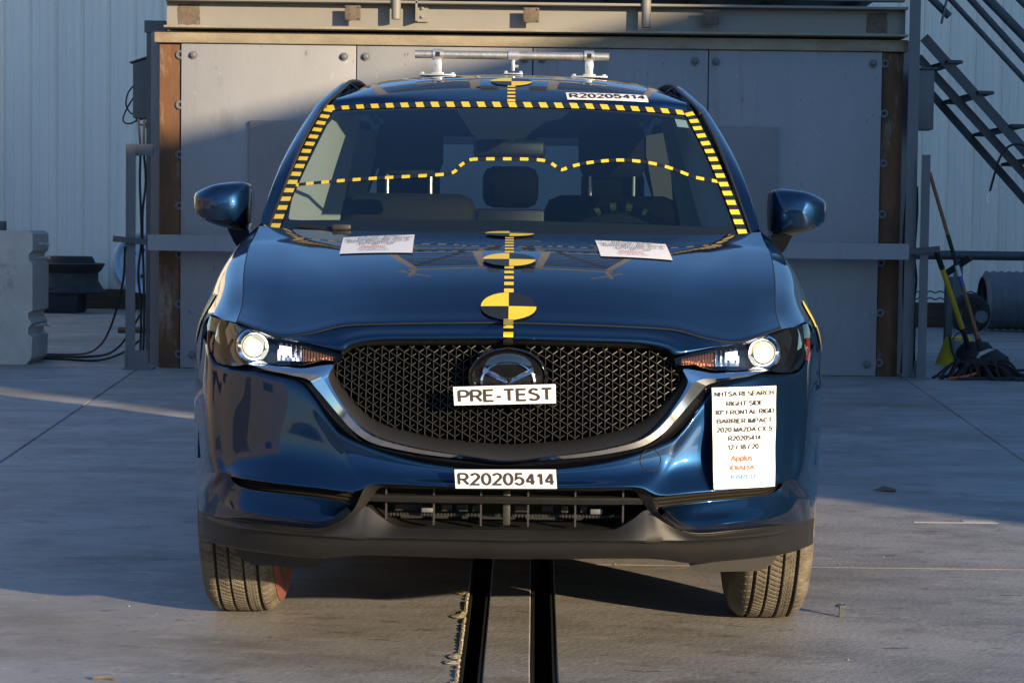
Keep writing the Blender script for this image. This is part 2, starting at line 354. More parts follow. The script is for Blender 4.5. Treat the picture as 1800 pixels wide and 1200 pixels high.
D = json.loads('''{"bumper_upper": [[[0.0,0.0305,0.5234],[-0.1274,0.0342,0.5257],[-0.2724,0.0425,0.5491],[-0.4087,0.063,0.5963],[-0.4535,0.076,0.6338],[-0.531,0.1187,0.7274],[-0.6454,0.1847,0.7554],[-0.7117,0.2414,0.7569],[-0.7748,0.3222,0.7601],[-0.822,0.4412,0.8109],[-0.8931,0.8091,0.8352]],[[0.0,0.0091,0.5228],[-0.1268,0.0128,0.5252],[-0.2713,0.0212,0.5468],[-0.4042,0.0425,0.5896],[-0.449,0.0574,0.6225],[-0.5262,0.1011,0.7106],[-0.6394,0.167,0.733],[-0.7069,0.2228,0.7346],[-0.7694,0.3009,0.7388],[-0.8187,0.4142,0.7822],[-0.8929,0.7906,0.8016]],[[0.0,0.0054,0.5117],[-0.1266,0.0091,0.5141],[-0.2709,0.0174,0.5287],[-0.3921,0.0388,0.5553],[-0.4367,0.0537,0.5706],[-0.5127,0.0871,0.6394],[-0.6211,0.1457,0.6403],[-0.6939,0.1996,0.6423],[-0.7539,0.26,0.6515],[-0.8134,0.3631,0.6652],[-0.8918,0.7153,0.6693]],[[0.0,-0.0049,0.4999],[-0.1262,-0.0011,0.4994],[-0.2702,0.0072,0.5067],[-0.3764,0.0249,0.5208],[-0.4134,0.0379,0.5189],[-0.4883,0.0667,0.5352],[-0.603,0.1206,0.5354],[-0.6862,0.1782,0.5283],[-0.745,0.2321,0.5219],[-0.8001,0.3167,0.5322],[-0.8909,0.7199,0.5063]],[[0.0,-0.0272,0.4867],[-0.1255,-0.0234,0.4847],[-0.2688,-0.016,0.4878],[-0.3381,-0.0067,0.4873],[-0.3885,-0.0002,0.4686],[-0.4763,0.0184,0.4754],[-0.5856,0.0574,0.4811],[-0.6758,0.1197,0.4831],[-0.7285,0.1875,0.4821],[-0.7807,0.2767,0.4744],[-0.8758,0.6465,0.4252]]],"bumper_lower": [[[-0.3952,0.0379,0.4262],[-0.4896,0.0574,0.4371],[-0.5892,0.0936,0.4431],[-0.6682,0.1438,0.4464],[-0.709,0.1745,0.4585],[-0.7277,0.181,0.4829],[-0.7803,0.2739,0.4747],[-0.8758,0.6465,0.4252]],[[-0.3987,0.0165,0.4252],[-0.4775,0.0379,0.4121],[-0.5872,0.0769,0.4174],[-0.6756,0.1336,0.4209],[-0.7241,0.1838,0.4334],[-0.7466,0.2126,0.4589],[-0.7968,0.312,0.4466],[-0.8783,0.667,0.4011]],[[-0.4015,-0.0132,0.4254],[-0.4649,0.0109,0.3882],[-0.5844,0.0518,0.3929],[-0.6828,0.1215,0.3958],[-0.7405,0.2024,0.407],[-0.7666,0.2516,0.4337],[-0.8157,0.3668,0.4162],[-0.8825,0.7004,0.3751]],[[-0.3995,-0.0095,0.4226],[-0.4649,0.0147,0.384],[-0.5847,0.0555,0.3881],[-0.6851,0.128,0.3905],[-0.7439,0.2107,0.3984],[-0.7722,0.2646,0.4194],[-0.8183,0.3771,0.4038],[-0.8817,0.6986,0.3646]],[[-0.392,0.0147,0.4104],[-0.466,0.0435,0.3649],[-0.5879,0.0862,0.3663],[-0.696,0.1698,0.367],[-0.76,0.2618,0.3615],[-0.7977,0.339,0.3585],[-0.8315,0.4375,0.3514],[-0.882,0.7153,0.3195]]],"lip": [[[0.0,-0.0123,0.4806],[-0.1258,-0.0095,0.4802],[-0.245,-0.0039,0.4824],[-0.3027,0.0026,0.4838],[-0.3389,0.0072,0.4835],[-0.3605,0.01,0.4706],[-0.3926,0.023,0.4093],[-0.4664,0.0481,0.3643],[-0.5884,0.0909,0.3657],[-0.6966,0.1745,0.3664],[-0.7604,0.2646,0.3611],[-0.7983,0.3427,0.358],[-0.8315,0.4375,0.3514],[-0.882,0.7153,0.3195]],[[0.0,0.0072,0.4696],[-0.1262,0.01,0.4713],[-0.2458,0.0156,0.4714],[-0.3155,0.0277,0.4712],[-0.3388,0.0332,0.4507],[-0.3575,0.0351,0.4255],[-0.39,0.0286,0.4013],[-0.4711,0.0528,0.3592],[-0.5887,0.0946,0.3608],[-0.6968,0.1763,0.3609],[-0.7606,0.2665,0.3563],[-0.7985,0.3445,0.3539],[-0.8318,0.4402,0.3471],[-0.8855,0.7404,0.3129]],[[0.0,0.023,0.3677],[-0.1254,0.0267,0.3671],[-0.2527,0.0323,0.3691],[-0.2861,0.0342,0.3757],[-0.321,0.0332,0.3972],[-0.356,0.036,0.4211],[-0.3887,0.0314,0.398],[-0.4757,0.0555,0.3558],[-0.5888,0.0955,0.3577],[-0.697,0.1782,0.3569],[-0.7607,0.2674,0.3532],[-0.7986,0.3455,0.3507],[-0.8322,0.443,0.3436],[-0.8881,0.759,0.3072]],[[0.0,-0.0095,0.3463],[-0.1244,-0.0067,0.3472],[-0.2438,-0.0011,0.3478],[-0.3016,0.0054,0.3476],[-0.3378,0.01,0.3472],[-0.3669,0.0147,0.3469],[-0.4108,0.023,0.3467],[-0.4771,0.0388,0.3451],[-0.5869,0.0788,0.3468],[-0.6952,0.1643,0.3455],[-0.7597,0.26,0.3421],[-0.798,0.3417,0.3412],[-0.8331,0.4495,0.3342],[-0.8881,0.759,0.2974]],[[0.0,0.0091,0.3385],[-0.1247,0.0119,0.3395],[-0.2445,0.0174,0.3401],[-0.3026,0.0239,0.3399],[-0.3389,0.0286,0.3395],[-0.3681,0.0332,0.3392],[-0.4121,0.0416,0.3389],[-0.4787,0.0583,0.3372],[-0.589,0.0983,0.3389],[-0.6972,0.181,0.3379],[-0.7614,0.273,0.335],[-0.799,0.3492,0.3348],[-0.8337,0.4542,0.3281],[-0.8879,0.758,0.2917]],[[0.0,0.0239,0.3127],[-0.1248,0.0267,0.3136],[-0.245,0.0323,0.3151],[-0.3032,0.0388,0.3149],[-0.3396,0.0435,0.3145],[-0.3689,0.0481,0.3142],[-0.4131,0.0574,0.3111],[-0.48,0.076,0.3046],[-0.5906,0.1159,0.3071],[-0.6987,0.1949,0.3071],[-0.7629,0.286,0.3047],[-0.8009,0.364,0.304],[-0.8375,0.4821,0.2958],[-0.8875,0.7618,0.2644]],[[0.0,0.0676,0.2869],[-0.1256,0.0704,0.2878],[-0.2467,0.0751,0.29],[-0.3054,0.0825,0.2896],[-0.3421,0.0871,0.2892],[-0.3717,0.0918,0.2881],[-0.4162,0.102,0.2838],[-0.4838,0.1224,0.274],[-0.5956,0.1643,0.2767],[-0.7038,0.2367,0.2781],[-0.7671,0.3185,0.2774],[-0.8046,0.3919,0.2771],[-0.8416,0.5118,0.2689],[-0.8872,0.7664,0.242]]],"fog_top": [[-0.3616,0.0258,0.4731],[-0.3908,0.0323,0.4647],[-0.4792,0.0518,0.4714],[-0.5892,0.0918,0.4771],[-0.6796,0.1513,0.4794],[-0.7308,0.2051,0.4801]],"fog_bot": [[-0.3735,0.037,0.4295],[-0.3955,0.0416,0.4257],[-0.49,0.062,0.4365],[-0.5897,0.0983,0.4425],[-0.6688,0.1485,0.4458],[-0.7291,0.2033,0.4773]],"front_panel": [[[0.0,0.1382,0.886],[-0.1574,0.1401,0.8834],[-0.3044,0.1485,0.879],[-0.374,0.1568,0.8755],[-0.4229,0.1633,0.8717],[-0.4669,0.1624,0.8609],[-0.5109,0.1605,0.8501],[-0.5507,0.1624,0.8436],[-0.5883,0.1698,0.8398]],[[0.0,0.1197,0.8744],[-0.1568,0.1224,0.8717],[-0.3034,0.1317,0.8687],[-0.3682,0.1382,0.8647],[-0.4168,0.142,0.8566],[-0.4562,0.1401,0.8459],[-0.5003,0.142,0.8408],[-0.5421,0.1494,0.8399],[-0.5846,0.1633,0.8387]],[[0.0,0.0834,0.8586],[-0.1556,0.0862,0.8567],[-0.3014,0.0964,0.8543],[-0.3643,0.1029,0.8503],[-0.4096,0.1057,0.8409],[-0.44,0.1048,0.8274],[-0.4819,0.1169,0.8292],[-0.5334,0.1355,0.8349],[-0.581,0.1568,0.8376]],[[0.0,0.0834,0.847],[-0.1555,0.0862,0.845],[-0.3012,0.0955,0.8427],[-0.3626,0.1011,0.8373],[-0.4063,0.1029,0.8265],[-0.4264,0.1001,0.8132],[-0.4683,0.1132,0.8178],[-0.5245,0.1355,0.8291],[-0.5784,0.1605,0.836]],[[0.0,0.1066,0.8429],[-0.1561,0.1094,0.8409],[-0.3025,0.1197,0.8386],[-0.3642,0.1252,0.8331],[-0.4066,0.1271,0.8222],[-0.4252,0.1234,0.8076],[-0.4689,0.1373,0.8136],[-0.5253,0.1596,0.8256],[-0.5795,0.1856,0.8332]]],"chrome": [[[0.0,0.0035,0.5465],[-0.1026,0.0063,0.5579],[-0.1991,0.0091,0.5709],[-0.2713,0.0156,0.5852],[-0.3295,0.023,0.6025],[-0.3734,0.0314,0.6286],[-0.4125,0.0472,0.6702],[-0.4431,0.0648,0.712],[-0.459,0.0788,0.7442],[-0.4537,0.0834,0.7614],[-0.4485,0.089,0.7772],[-0.4855,0.0964,0.7733],[-0.5257,0.1066,0.7663],[-0.5683,0.1234,0.7677],[-0.6227,0.1522,0.7703],[-0.6776,0.1931,0.7723]],[[0.0,-0.0039,0.5453],[-0.1025,-0.0011,0.5564],[-0.1988,0.0026,0.5683],[-0.2757,0.0091,0.5827],[-0.3337,0.0165,0.5995],[-0.3777,0.0249,0.6259],[-0.4155,0.0397,0.6657],[-0.4475,0.0574,0.707],[-0.4686,0.0723,0.7387],[-0.4763,0.0769,0.7456],[-0.4968,0.0843,0.7524],[-0.5196,0.0927,0.7537],[-0.5456,0.102,0.7536],[-0.5778,0.1169,0.7572],[-0.6249,0.1447,0.762],[-0.6773,0.1903,0.7704]],[[0.0,0.0016,0.5388],[-0.1025,0.0044,0.5488],[-0.1989,0.0072,0.5581],[-0.2899,0.0156,0.5727],[-0.348,0.023,0.5878],[-0.3921,0.0314,0.6154],[-0.4264,0.0435,0.6501],[-0.463,0.062,0.6902],[-0.4939,0.0816,0.7218],[-0.5049,0.089,0.7342],[-0.5186,0.0955,0.7409],[-0.5354,0.1029,0.7445],[-0.5552,0.1113,0.7474],[-0.583,0.1252,0.752],[-0.6269,0.1513,0.7578],[-0.6776,0.1931,0.7693]]],"frame": [[[0.0,0.0147,0.5453],[-0.1029,0.0174,0.5568],[-0.1995,0.0202,0.5697],[-0.2719,0.0267,0.5841],[-0.3301,0.0332,0.6015],[-0.3742,0.0425,0.6276],[-0.4133,0.0583,0.6693],[-0.4439,0.0751,0.7112],[-0.46,0.0899,0.7434],[-0.4547,0.0946,0.7607],[-0.4493,0.0992,0.7765],[-0.4309,0.1029,0.7955],[-0.4229,0.1113,0.8156],[-0.3852,0.1122,0.8321],[-0.331,0.1085,0.8402],[-0.1557,0.0946,0.8431],[0.0,0.0918,0.8452]],[[0.0,0.0286,0.5669],[-0.0954,0.0305,0.5754],[-0.1867,0.0342,0.586],[-0.2592,0.0388,0.6006],[-0.3135,0.0462,0.6156],[-0.3577,0.0555,0.6378],[-0.3942,0.0685,0.6719],[-0.4247,0.0843,0.7083],[-0.4472,0.1001,0.7429],[-0.4493,0.1076,0.7615],[-0.4465,0.1132,0.7765],[-0.4302,0.1159,0.7939],[-0.4117,0.1224,0.8155],[-0.3769,0.1215,0.8269],[-0.3154,0.1159,0.8324],[-0.1559,0.1048,0.8354],[0.0,0.102,0.8378]],[[0.0,0.0602,0.5827],[-0.0896,0.063,0.5886],[-0.1768,0.0658,0.5974],[-0.2497,0.0704,0.6121],[-0.301,0.0778,0.6253],[-0.3454,0.0871,0.6444],[-0.3799,0.0983,0.6723],[-0.4104,0.1122,0.7045],[-0.4384,0.1299,0.741],[-0.4465,0.1382,0.7609],[-0.4456,0.1438,0.7753],[-0.4314,0.1475,0.7914],[-0.404,0.1522,0.8143],[-0.3716,0.1503,0.8214],[-0.3036,0.142,0.8249],[-0.1566,0.1327,0.828],[0.0,0.1299,0.8307]]],"mesh_outline": [[0.0,0.5827],[-0.0896,0.5886],[-0.1768,0.5974],[-0.2497,0.6121],[-0.301,0.6253],[-0.3454,0.6444],[-0.3799,0.6723],[-0.4104,0.7045],[-0.4384,0.741],[-0.4465,0.7609],[-0.4456,0.7753],[-0.4314,0.7914],[-0.404,0.8143],[-0.3716,0.8214],[-0.3036,0.8249],[-0.1566,0.828],[0.0,0.8307]],"surround": [[[0.0,0.0305,0.542],[-0.1031,0.0332,0.5532],[-0.2,0.036,0.5655],[-0.2764,0.0425,0.58],[-0.3348,0.05,0.597],[-0.379,0.0583,0.6235],[-0.4173,0.0741,0.6639],[-0.4492,0.0909,0.7056],[-0.4682,0.1057,0.7379],[-0.4662,0.1113,0.7542],[-0.4647,0.1159,0.7683],[-0.4978,0.1243,0.7658],[-0.5341,0.1336,0.7608],[-0.574,0.1513,0.7627],[-0.6267,0.1801,0.766],[-0.6811,0.2219,0.7699]],[[0.0,0.0267,0.5361],[-0.103,0.0295,0.5461],[-0.1998,0.0323,0.5555],[-0.2912,0.0407,0.5701],[-0.3496,0.0481,0.5854],[-0.3939,0.0565,0.6131],[-0.4284,0.0685,0.6479],[-0.4651,0.0871,0.6882],[-0.4959,0.1039,0.7201],[-0.5069,0.1113,0.7326],[-0.5207,0.1178,0.7393],[-0.5375,0.1243,0.7431],[-0.5574,0.1336,0.7459],[-0.5853,0.1475,0.7505],[-0.6295,0.1745,0.7563],[-0.6805,0.2172,0.7678]],[[0.0,0.0165,0.5303],[-0.1027,0.0193,0.536],[-0.1993,0.0221,0.546],[-0.2833,0.0295,0.5601],[-0.3533,0.0388,0.5775],[-0.4018,0.0472,0.6051],[-0.4422,0.0602,0.6412],[-0.4797,0.0797,0.6835],[-0.5123,0.0992,0.7224],[-0.527,0.1076,0.7341],[-0.5425,0.1159,0.7399],[-0.5586,0.1234,0.7436],[-0.5763,0.1317,0.7461],[-0.6036,0.1466,0.7507],[-0.6419,0.1726,0.7562],[-0.6839,0.2089,0.7645]],[[0.0,0.036,0.5213],[-0.1029,0.0388,0.5226],[-0.1999,0.0425,0.5333],[-0.277,0.049,0.5469],[-0.3589,0.0602,0.5666],[-0.412,0.0695,0.5941],[-0.4584,0.0825,0.6317],[-0.497,0.1029,0.6763],[-0.5316,0.1262,0.7225],[-0.5503,0.1364,0.7333],[-0.5674,0.1457,0.7383],[-0.583,0.154,0.7419],[-0.5986,0.1624,0.7441],[-0.6256,0.1791,0.7486],[-0.658,0.2033,0.754],[-0.6913,0.233,0.7592]]],"lens": [[-0.8127,0.4495,0.8834],[-0.7617,0.3436,0.8776],[-0.7171,0.2795,0.8688],[-0.6553,0.2135,0.8546],[-0.5907,0.1652,0.8407],[-0.5287,0.1327,0.8292],[-0.4678,0.1076,0.816],[-0.4227,0.0909,0.8036],[-0.4294,0.0853,0.7878],[-0.4487,0.0899,0.7873],[-0.4755,0.0974,0.788],[-0.5005,0.1011,0.7801],[-0.5228,0.1057,0.7745],[-0.5454,0.1132,0.773],[-0.5959,0.1355,0.7732],[-0.6545,0.1726,0.7731],[-0.677,0.1884,0.7696],[-0.7086,0.2163,0.763],[-0.7438,0.2581,0.7607],[-0.7721,0.3018,0.7659],[-0.7943,0.3529,0.7884],[-0.8115,0.4096,0.8235],[-0.8211,0.4551,0.8567]],"proj": [-0.6701,0.2525,0.8137],"drl": [[-0.601,0.1931,0.8266],[-0.5355,0.1596,0.8189],[-0.5336,0.142,0.7816],[-0.5982,0.1698,0.7806]],"turn": [[-0.5324,0.1578,0.8161],[-0.4473,0.1252,0.8013],[-0.4438,0.1197,0.79],[-0.4885,0.1299,0.7873],[-0.5305,0.1401,0.7803]],"projR": [0.6822,0.259,0.8061],"wing": [0.6822,0.259,0.8061],"emblem": [[0.0026,0.0555,0.7544],[-0.0987,0.0583,0.7544],[0.1053,0.0583,0.7541],[0.0018,0.0806,0.8138],[0.0008,0.0295,0.6638]],"pretest": [[-0.1379,0.0193,0.7321],[0.1192,0.0221,0.7423],[0.121,0.0081,0.6944],[-0.1342,0.0063,0.6857]],"rplate": [[-0.1313,-0.0411,0.5275],[0.1221,-0.0411,0.5306],[0.1257,-0.0402,0.4826],[-0.1279,-0.0402,0.4802]],"notice": [[0.5203,0.0825,0.7314],[0.6974,0.1875,0.7318],[0.6909,0.1559,0.4766],[0.5239,0.0583,0.4787]],"cap": [0.3636,0.0202,0.5492],"hood": [[[0.0,0.1512,0.8769],[-0.1575,0.153,0.8743],[-0.3045,0.1614,0.8699],[-0.423,0.1753,0.8626],[-0.5114,0.1781,0.8408],[-0.5896,0.1939,0.8301],[-0.6564,0.2348,0.8437],[-0.7178,0.297,0.8596]],[[0.0,0.1392,0.8889],[-0.1575,0.141,0.8863],[-0.3045,0.1494,0.8819],[-0.423,0.1633,0.8746],[-0.5114,0.1661,0.8528],[-0.5896,0.1819,0.8421],[-0.6564,0.2228,0.8557],[-0.7178,0.285,0.8716]],[[0.0,0.1956,0.9148],[-0.1579,0.1979,0.9118],[-0.3064,0.2075,0.9061],[-0.4269,0.2232,0.8966],[-0.5155,0.2279,0.8741],[-0.5923,0.2443,0.8623],[-0.658,0.2842,0.873],[-0.7188,0.3445,0.8858]],[[0.0,0.2709,0.9499],[-0.1585,0.2737,0.9467],[-0.3089,0.2849,0.9391],[-0.4323,0.3029,0.9268],[-0.5213,0.3103,0.9036],[-0.5967,0.3275,0.8903],[-0.661,0.3661,0.8974],[-0.7214,0.4239,0.9059]],[[0.0,0.365,0.9883],[-0.1592,0.3685,0.985],[-0.3123,0.3817,0.9767],[-0.4401,0.4027,0.9632],[-0.5306,0.4132,0.9413],[-0.605,0.4315,0.9281],[-0.6688,0.4685,0.9323],[-0.7302,0.5232,0.9375]],[[0.0,0.4779,1.0219],[-0.1601,0.4823,1.019],[-0.3165,0.4979,1.0115],[-0.4498,0.5223,0.9997],[-0.5427,0.5368,0.9819],[-0.6165,0.5563,0.9711],[-0.6802,0.5913,0.9742],[-0.7437,0.6422,0.9784]],[[0.0,0.6096,1.0528],[-0.1612,0.615,1.0502],[-0.3213,0.6334,1.0436],[-0.4607,0.662,1.0337],[-0.5557,0.6809,1.0201],[-0.6281,0.7018,1.0117],[-0.691,0.7347,1.0141],[-0.756,0.7812,1.0174]],[[0.0,0.7978,1.087],[-0.1626,0.8046,1.0849],[-0.3279,0.827,1.0798],[-0.4755,0.8614,1.0727],[-0.5728,0.8868,1.0645],[-0.6427,0.9098,1.0595],[-0.7036,0.9394,1.0614],[-0.7696,0.9796,1.0643]],[[0.0,0.9483,1.1083],[-0.1638,0.9562,1.1067],[-0.3329,0.9819,1.1031],[-0.4861,1.021,1.099],[-0.5841,1.0516,1.0953],[-0.6506,1.0762,1.0935],[-0.7085,1.1032,1.0956],[-0.7732,1.1384,1.0992]],[[0.0,1.0801,1.1194],[-0.1648,1.0889,1.1184],[-0.3373,1.1174,1.117],[-0.4951,1.1606,1.1167],[-0.5933,1.1957,1.1181],[-0.6567,1.2218,1.1199],[-0.7117,1.2465,1.1236],[-0.7748,1.2774,1.1289]]],"hood_label": [[[-0.493,0.9991,1.095],[-0.2817,0.9879,1.1061],[-0.274,0.6767,1.0559],[-0.485,0.7505,1.0492]],[[0.249,0.9026,1.0964],[0.4574,0.9324,1.0872],[0.4616,0.709,1.0438],[0.256,0.6564,1.0532]]],"disc": [[0.0005,0.2028,0.9182],[-0.0012,0.5555,1.0411],[-0.0022,0.9781,1.1113]],"ws_corner": [[-0.7308,1.3431,1.1242],[-0.6245,2.0116,1.5377],[0.5946,2.0036,1.539],[0.7253,1.3351,1.1212]],"side_tape_l": [[-0.7344,1.343,1.1224],[-0.7268,1.3867,1.1547],[-0.7132,1.4768,1.2167],[-0.6992,1.5681,1.2767],[-0.683,1.662,1.3364],[-0.6681,1.7573,1.3938],[-0.6504,1.8499,1.4488],[-0.632,1.9425,1.5012],[-0.6214,1.9979,1.5312]],"side_tape_r": [[0.7271,1.3352,1.1212],[0.7165,1.3944,1.1638],[0.7011,1.4832,1.2254],[0.6853,1.5733,1.285],[0.6694,1.6685,1.3442],[0.6529,1.7637,1.4012],[0.632,1.8589,1.4576],[0.6157,1.9477,1.5075],[0.6036,1.994,1.5328]],"top_tape": [[-0.6298,2.0056,1.5335],[-0.5014,1.9734,1.54],[-0.3064,1.9348,1.5451],[-0.0118,1.9104,1.5474],[0.2711,1.931,1.5464],[0.4853,1.967,1.5395],[0.6113,1.9927,1.5309]],"wave": [[-0.7037,1.5411,1.2596],[-0.613,1.5051,1.2691],[-0.4463,1.4536,1.2827],[-0.2468,1.4176,1.2951],[-0.1842,1.4214,1.3032],[-0.1655,1.4562,1.3223],[-0.1412,1.4909,1.3416],[-0.1143,1.5051,1.3496],[0.0037,1.5038,1.352],[0.0763,1.5051,1.3511],[0.118,1.4961,1.345],[0.1412,1.469,1.3301],[0.1607,1.4459,1.3171],[0.1847,1.469,1.327],[0.2492,1.5128,1.3435],[0.3514,1.5578,1.3544],[0.444,1.5746,1.3478],[0.5174,1.5707,1.3304],[0.5898,1.554,1.3034],[0.6459,1.5655,1.2935],[0.699,1.5823,1.2853]],"vis": [[-0.6942,1.3648,1.155],[-0.6936,1.4613,1.2149],[-0.662,1.6363,1.3285],[-0.6183,1.8743,1.4693],[-0.5948,1.9348,1.5051],[-0.5532,1.9438,1.5176],[-0.3044,1.8924,1.5256],[-0.0116,1.8731,1.5301],[0.2699,1.8936,1.529],[0.4826,1.9207,1.5178],[0.5604,1.931,1.5098],[0.5865,1.8924,1.4853],[0.6261,1.6646,1.3547],[0.6683,1.5051,1.2507],[0.6922,1.3854,1.1688],[0.6778,1.3442,1.1489],[0.6241,1.3005,1.1429],[0.3351,1.1757,1.1496],[-0.0063,1.132,1.1555],[-0.3411,1.1847,1.1533],[-0.6494,1.3249,1.1483],[-0.6875,1.352,1.1497]],"sticker": [[0.5521,1.9232,1.5074],[0.5911,1.9284,1.5023],[0.5969,1.8769,1.4751],[0.5579,1.8666,1.478]],"pillar_out": [[-0.7808,1.36,1.1361],[-0.7733,1.48,1.2142],[-0.7577,1.72,1.3297],[-0.7286,1.93,1.4341],[-0.6828,2.12,1.5352],[-0.6459,2.24,1.5901],[-0.6155,2.36,1.6281],[-0.5852,2.5,1.652]],"roof_front": [[-0.0119,1.9258,1.554],[-0.3069,1.9464,1.5506],[-0.4824,1.9786,1.5454],[-0.5708,1.9953,1.5394],[-0.6101,2.0017,1.5354]],"mirror_l": [[-1.029,1.2203],[-1.018,1.237],[-0.9646,1.2598],[-0.9,1.2698],[-0.8631,1.2684],[-0.8464,1.2557],[-0.8424,1.2152],[-0.8439,1.1599],[-0.8492,1.1192],[-0.8714,1.1134],[-0.9176,1.1184],[-0.9824,1.1379],[-1.0176,1.1577],[-1.027,1.1908]],"mirror_split_l": [[-1.0251,1.1687],[-0.9825,1.1545],[-0.9178,1.1442],[-0.8475,1.1395]],"mirror_foot_l": [[-0.9176,1.1221],[-0.8714,1.1152],[-0.8474,1.1192],[-0.8436,1.1008],[-0.8618,1.0673],[-0.884,1.0615],[-0.8952,1.0762],[-0.9083,1.1037]],"pod": [[-0.1853,1.8743,1.5261],[-0.1275,1.6813,1.4367],[-0.1082,1.6505,1.4227],[0.003,1.6415,1.42],[0.0437,1.6518,1.4246],[0.0736,1.7161,1.4556],[0.1154,1.7804,1.4853],[0.165,1.81,1.4968],[0.1967,1.8743,1.5252],[-0.0116,1.8821,1.5344]],"sensor": [[-0.0946,1.7174,1.4554],[-0.0731,1.7727,1.4826],[-0.043,1.7766,1.485],[-0.0236,1.7161,1.4562]],"wiper": [[[-0.6502,1.2979,1.1305],[-0.5897,1.2529,1.126],[-0.5303,1.2117,1.1215]],[[-0.3383,1.1358,1.1256],[-0.1309,1.0946,1.1299],[0.1089,1.1062,1.138]]]}''')
# ================================================================ SETTING
ground = mk('ground', [(-900, -900, -.16), (900, -900, -.16), (900, 900, -.16), (-900, 900, -.16)], [(0, 1, 2, 3)], M['earth'], None, False)
tag(ground, kind='structure')
yard = empty('concrete_yard', (0, 0, 0), kind='structure')
def xl(y): return -2.394 - (max(y, -3) - 4.78) * .0744
def xr(y): return 2.591 + (max(y, -3) - 5.4) * .083
def sl(a, b): return lambda y: a + (b - a) * min(max((y + .06) / 1.97, 0), 1)
s1, s2, s3, s4 = sl(-.116, -.111), sl(-.058, -.046), sl(.065, .088), sl(.131, .158)
rows_y = [-9, -3.7, -.85, 1.855, 4.62, 7.4, 10.2, 12.95, 15.8, 18.6, 23.9]
cols = [(lambda y: -9.5, lambda y: xl(y) - 2.6), (lambda y: xl(y) - 2.6, xl), (xl, s1), (s2, s3), (s4, xr), (xr, lambda y: xr(y) + 2.7), (lambda y: xr(y) + 2.7, lambda y: 10)]
def slab(fa, fb, y0, y1, gapa, gapb):
    g = .004; ys = [y0 + g + (y1 - y0 - 2 * g) * k / 8 for k in range(9)]
    V = []; 
    for y in ys:
        a, b = fa(y) + gapa, fb(y) - gapb
        V += [(a, y, -.10), (a, y, -.006), (a + .005, y, 0), (b - .005, y, 0), (b, y, -.006), (b, y, -.10)]
    F = gridfaces(len(ys), 6)
    V += [(V[k][0], V[k][1] + (-.003 if k < 6 else .003), V[k][2]) for k in range(0)]
    F += [(0, 1, 2, 3, 4, 5), tuple(len(ys) * 6 - 6 + k for k in range(5, -1, -1))]
    return mk('slab', V, F, M['concrete'], yard, True, 20, True)
for y0, y1 in zip(rows_y[:-1], rows_y[1:]):
    for ci, (fa, fb) in enumerate(cols):
        slab(fa, fb, y0, y1, 0 if ci in (3, 4) else .004, 0 if ci in (2, 3) else .004)
bed = mk('bedding', [(-9.5, -9, -.09), (s1(0), -9, -.09), (s1(0), 23.9, -.09), (-9.5, 23.9, -.09), (s4(0), -9, -.09), (10, -9, -.09), (10, 23.9, -.09), (s4(0), 23.9, -.09), (s2(0), -9, -.09), (s3(0), -9, -.09), (s3(0), 23.9, -.09), (s2(0), 23.9, -.09)], [(0, 1, 2, 3), (4, 5, 6, 7), (8, 9, 10, 11)], M['earth'], yard, False)
for fa, fb in ((s1, s2), (s3, s4)):                     # steel-lined tow slots
    ch = Bag(); ys = [-9, -.06, .6, 1.2, 1.9, 23.8]; V = []
    for y in ys: V += [(fa(y) + .0015, y, -.003), (fa(y) + .0015, y, -.15), (fb(y) - .0015, y, -.15), (fb(y) - .0015, y, -.003), (fb(y) - .010, y, -.003), (fb(y) - .010, y, -.142), (fa(y) + .010, y, -.142), (fa(y) + .010, y, -.003)]
    ch.add(V, gridfaces(len(ys), 8, 0, None, True)); tag(ch.make('tow_slot', M['slot'], None, False), kind='structure')
# chipped concrete along the left slot
rnd = random.Random(3); ch = Bag()
for k in range(70):
    y = -.9 + k * .045 + rnd.uniform(-.02, .02); big = rnd.random() < .12
    if y > 1.45: continue
    L, Wd = (rnd.uniform(.03, .07), rnd.uniform(.03, .06)) if big else (rnd.uniform(.025, .05), rnd.uniform(.004, .014))
    n = 7; P = [(s1(y) + .002 - Wd * (.5 + .5 * math.cos(6.283 * q / n)) * rnd.uniform(.7, 1), y + L * math.sin(6.283 * q / n) * rnd.uniform(.7, 1)) for q in range(n)]
    ch.add([(x, yy, .0035) for x, yy in P] + [(s1(y) - Wd * .4, y, .007)], [(q, (q + 1) % n, n) for q in range(n)])
tag(ch.make('chipped_edge', M['chip'], None, False), 'pale broken concrete crumbs along the left tow slot edge', 'rubble', kind='stuff')
rnd = random.Random(11); ch = Bag()
for k in range(46):                                     # small grit on the slabs
    x, y = rnd.choice([rnd.uniform(-2.2, -.2), rnd.uniform(.2, 2.2)]), rnd.uniform(-.3, 5); r = rnd.uniform(.002, .006)
    V = [(x + r * math.cos(q * 1.257) * rnd.uniform(.6, 1.2), y + r * 1.6 * math.sin(q * 1.257), .001) for q in range(5)] + [(x, y, r * .8)]
    ch.add(V, [(q, (q + 1) % 5, 5) for q in range(5)])
tag(ch.make('grit', M['precast'], None, False), 'pale grit scattered over the concrete slabs', 'grit', kind='stuff')
lf = Bag(); lf.add([(1.60, 4.05, .004), (1.70, 4.02, .006), (1.72, 4.10, .004), (1.66, 4.07, .022)], [(0, 1, 3), (1, 2, 3), (2, 0, 3)])
tag(lf.make('dry_leaf', M['brown'], None, False), 'dark dry leaf lying on the shaded concrete right of the car', 'leaf')
anc = Bag(); anc.box((.985, .90, 0), (.995, .915, .03)); anc.lathe([(.0, .03), (.018, .03), (.016, .036), (0, .037)], (.99, .907, 0), 'z', 10)
tag(anc.make('floor_bolt', M['dsteel'], None, False), 'small dark bolt standing on the concrete beside the front tyre', 'bolt')
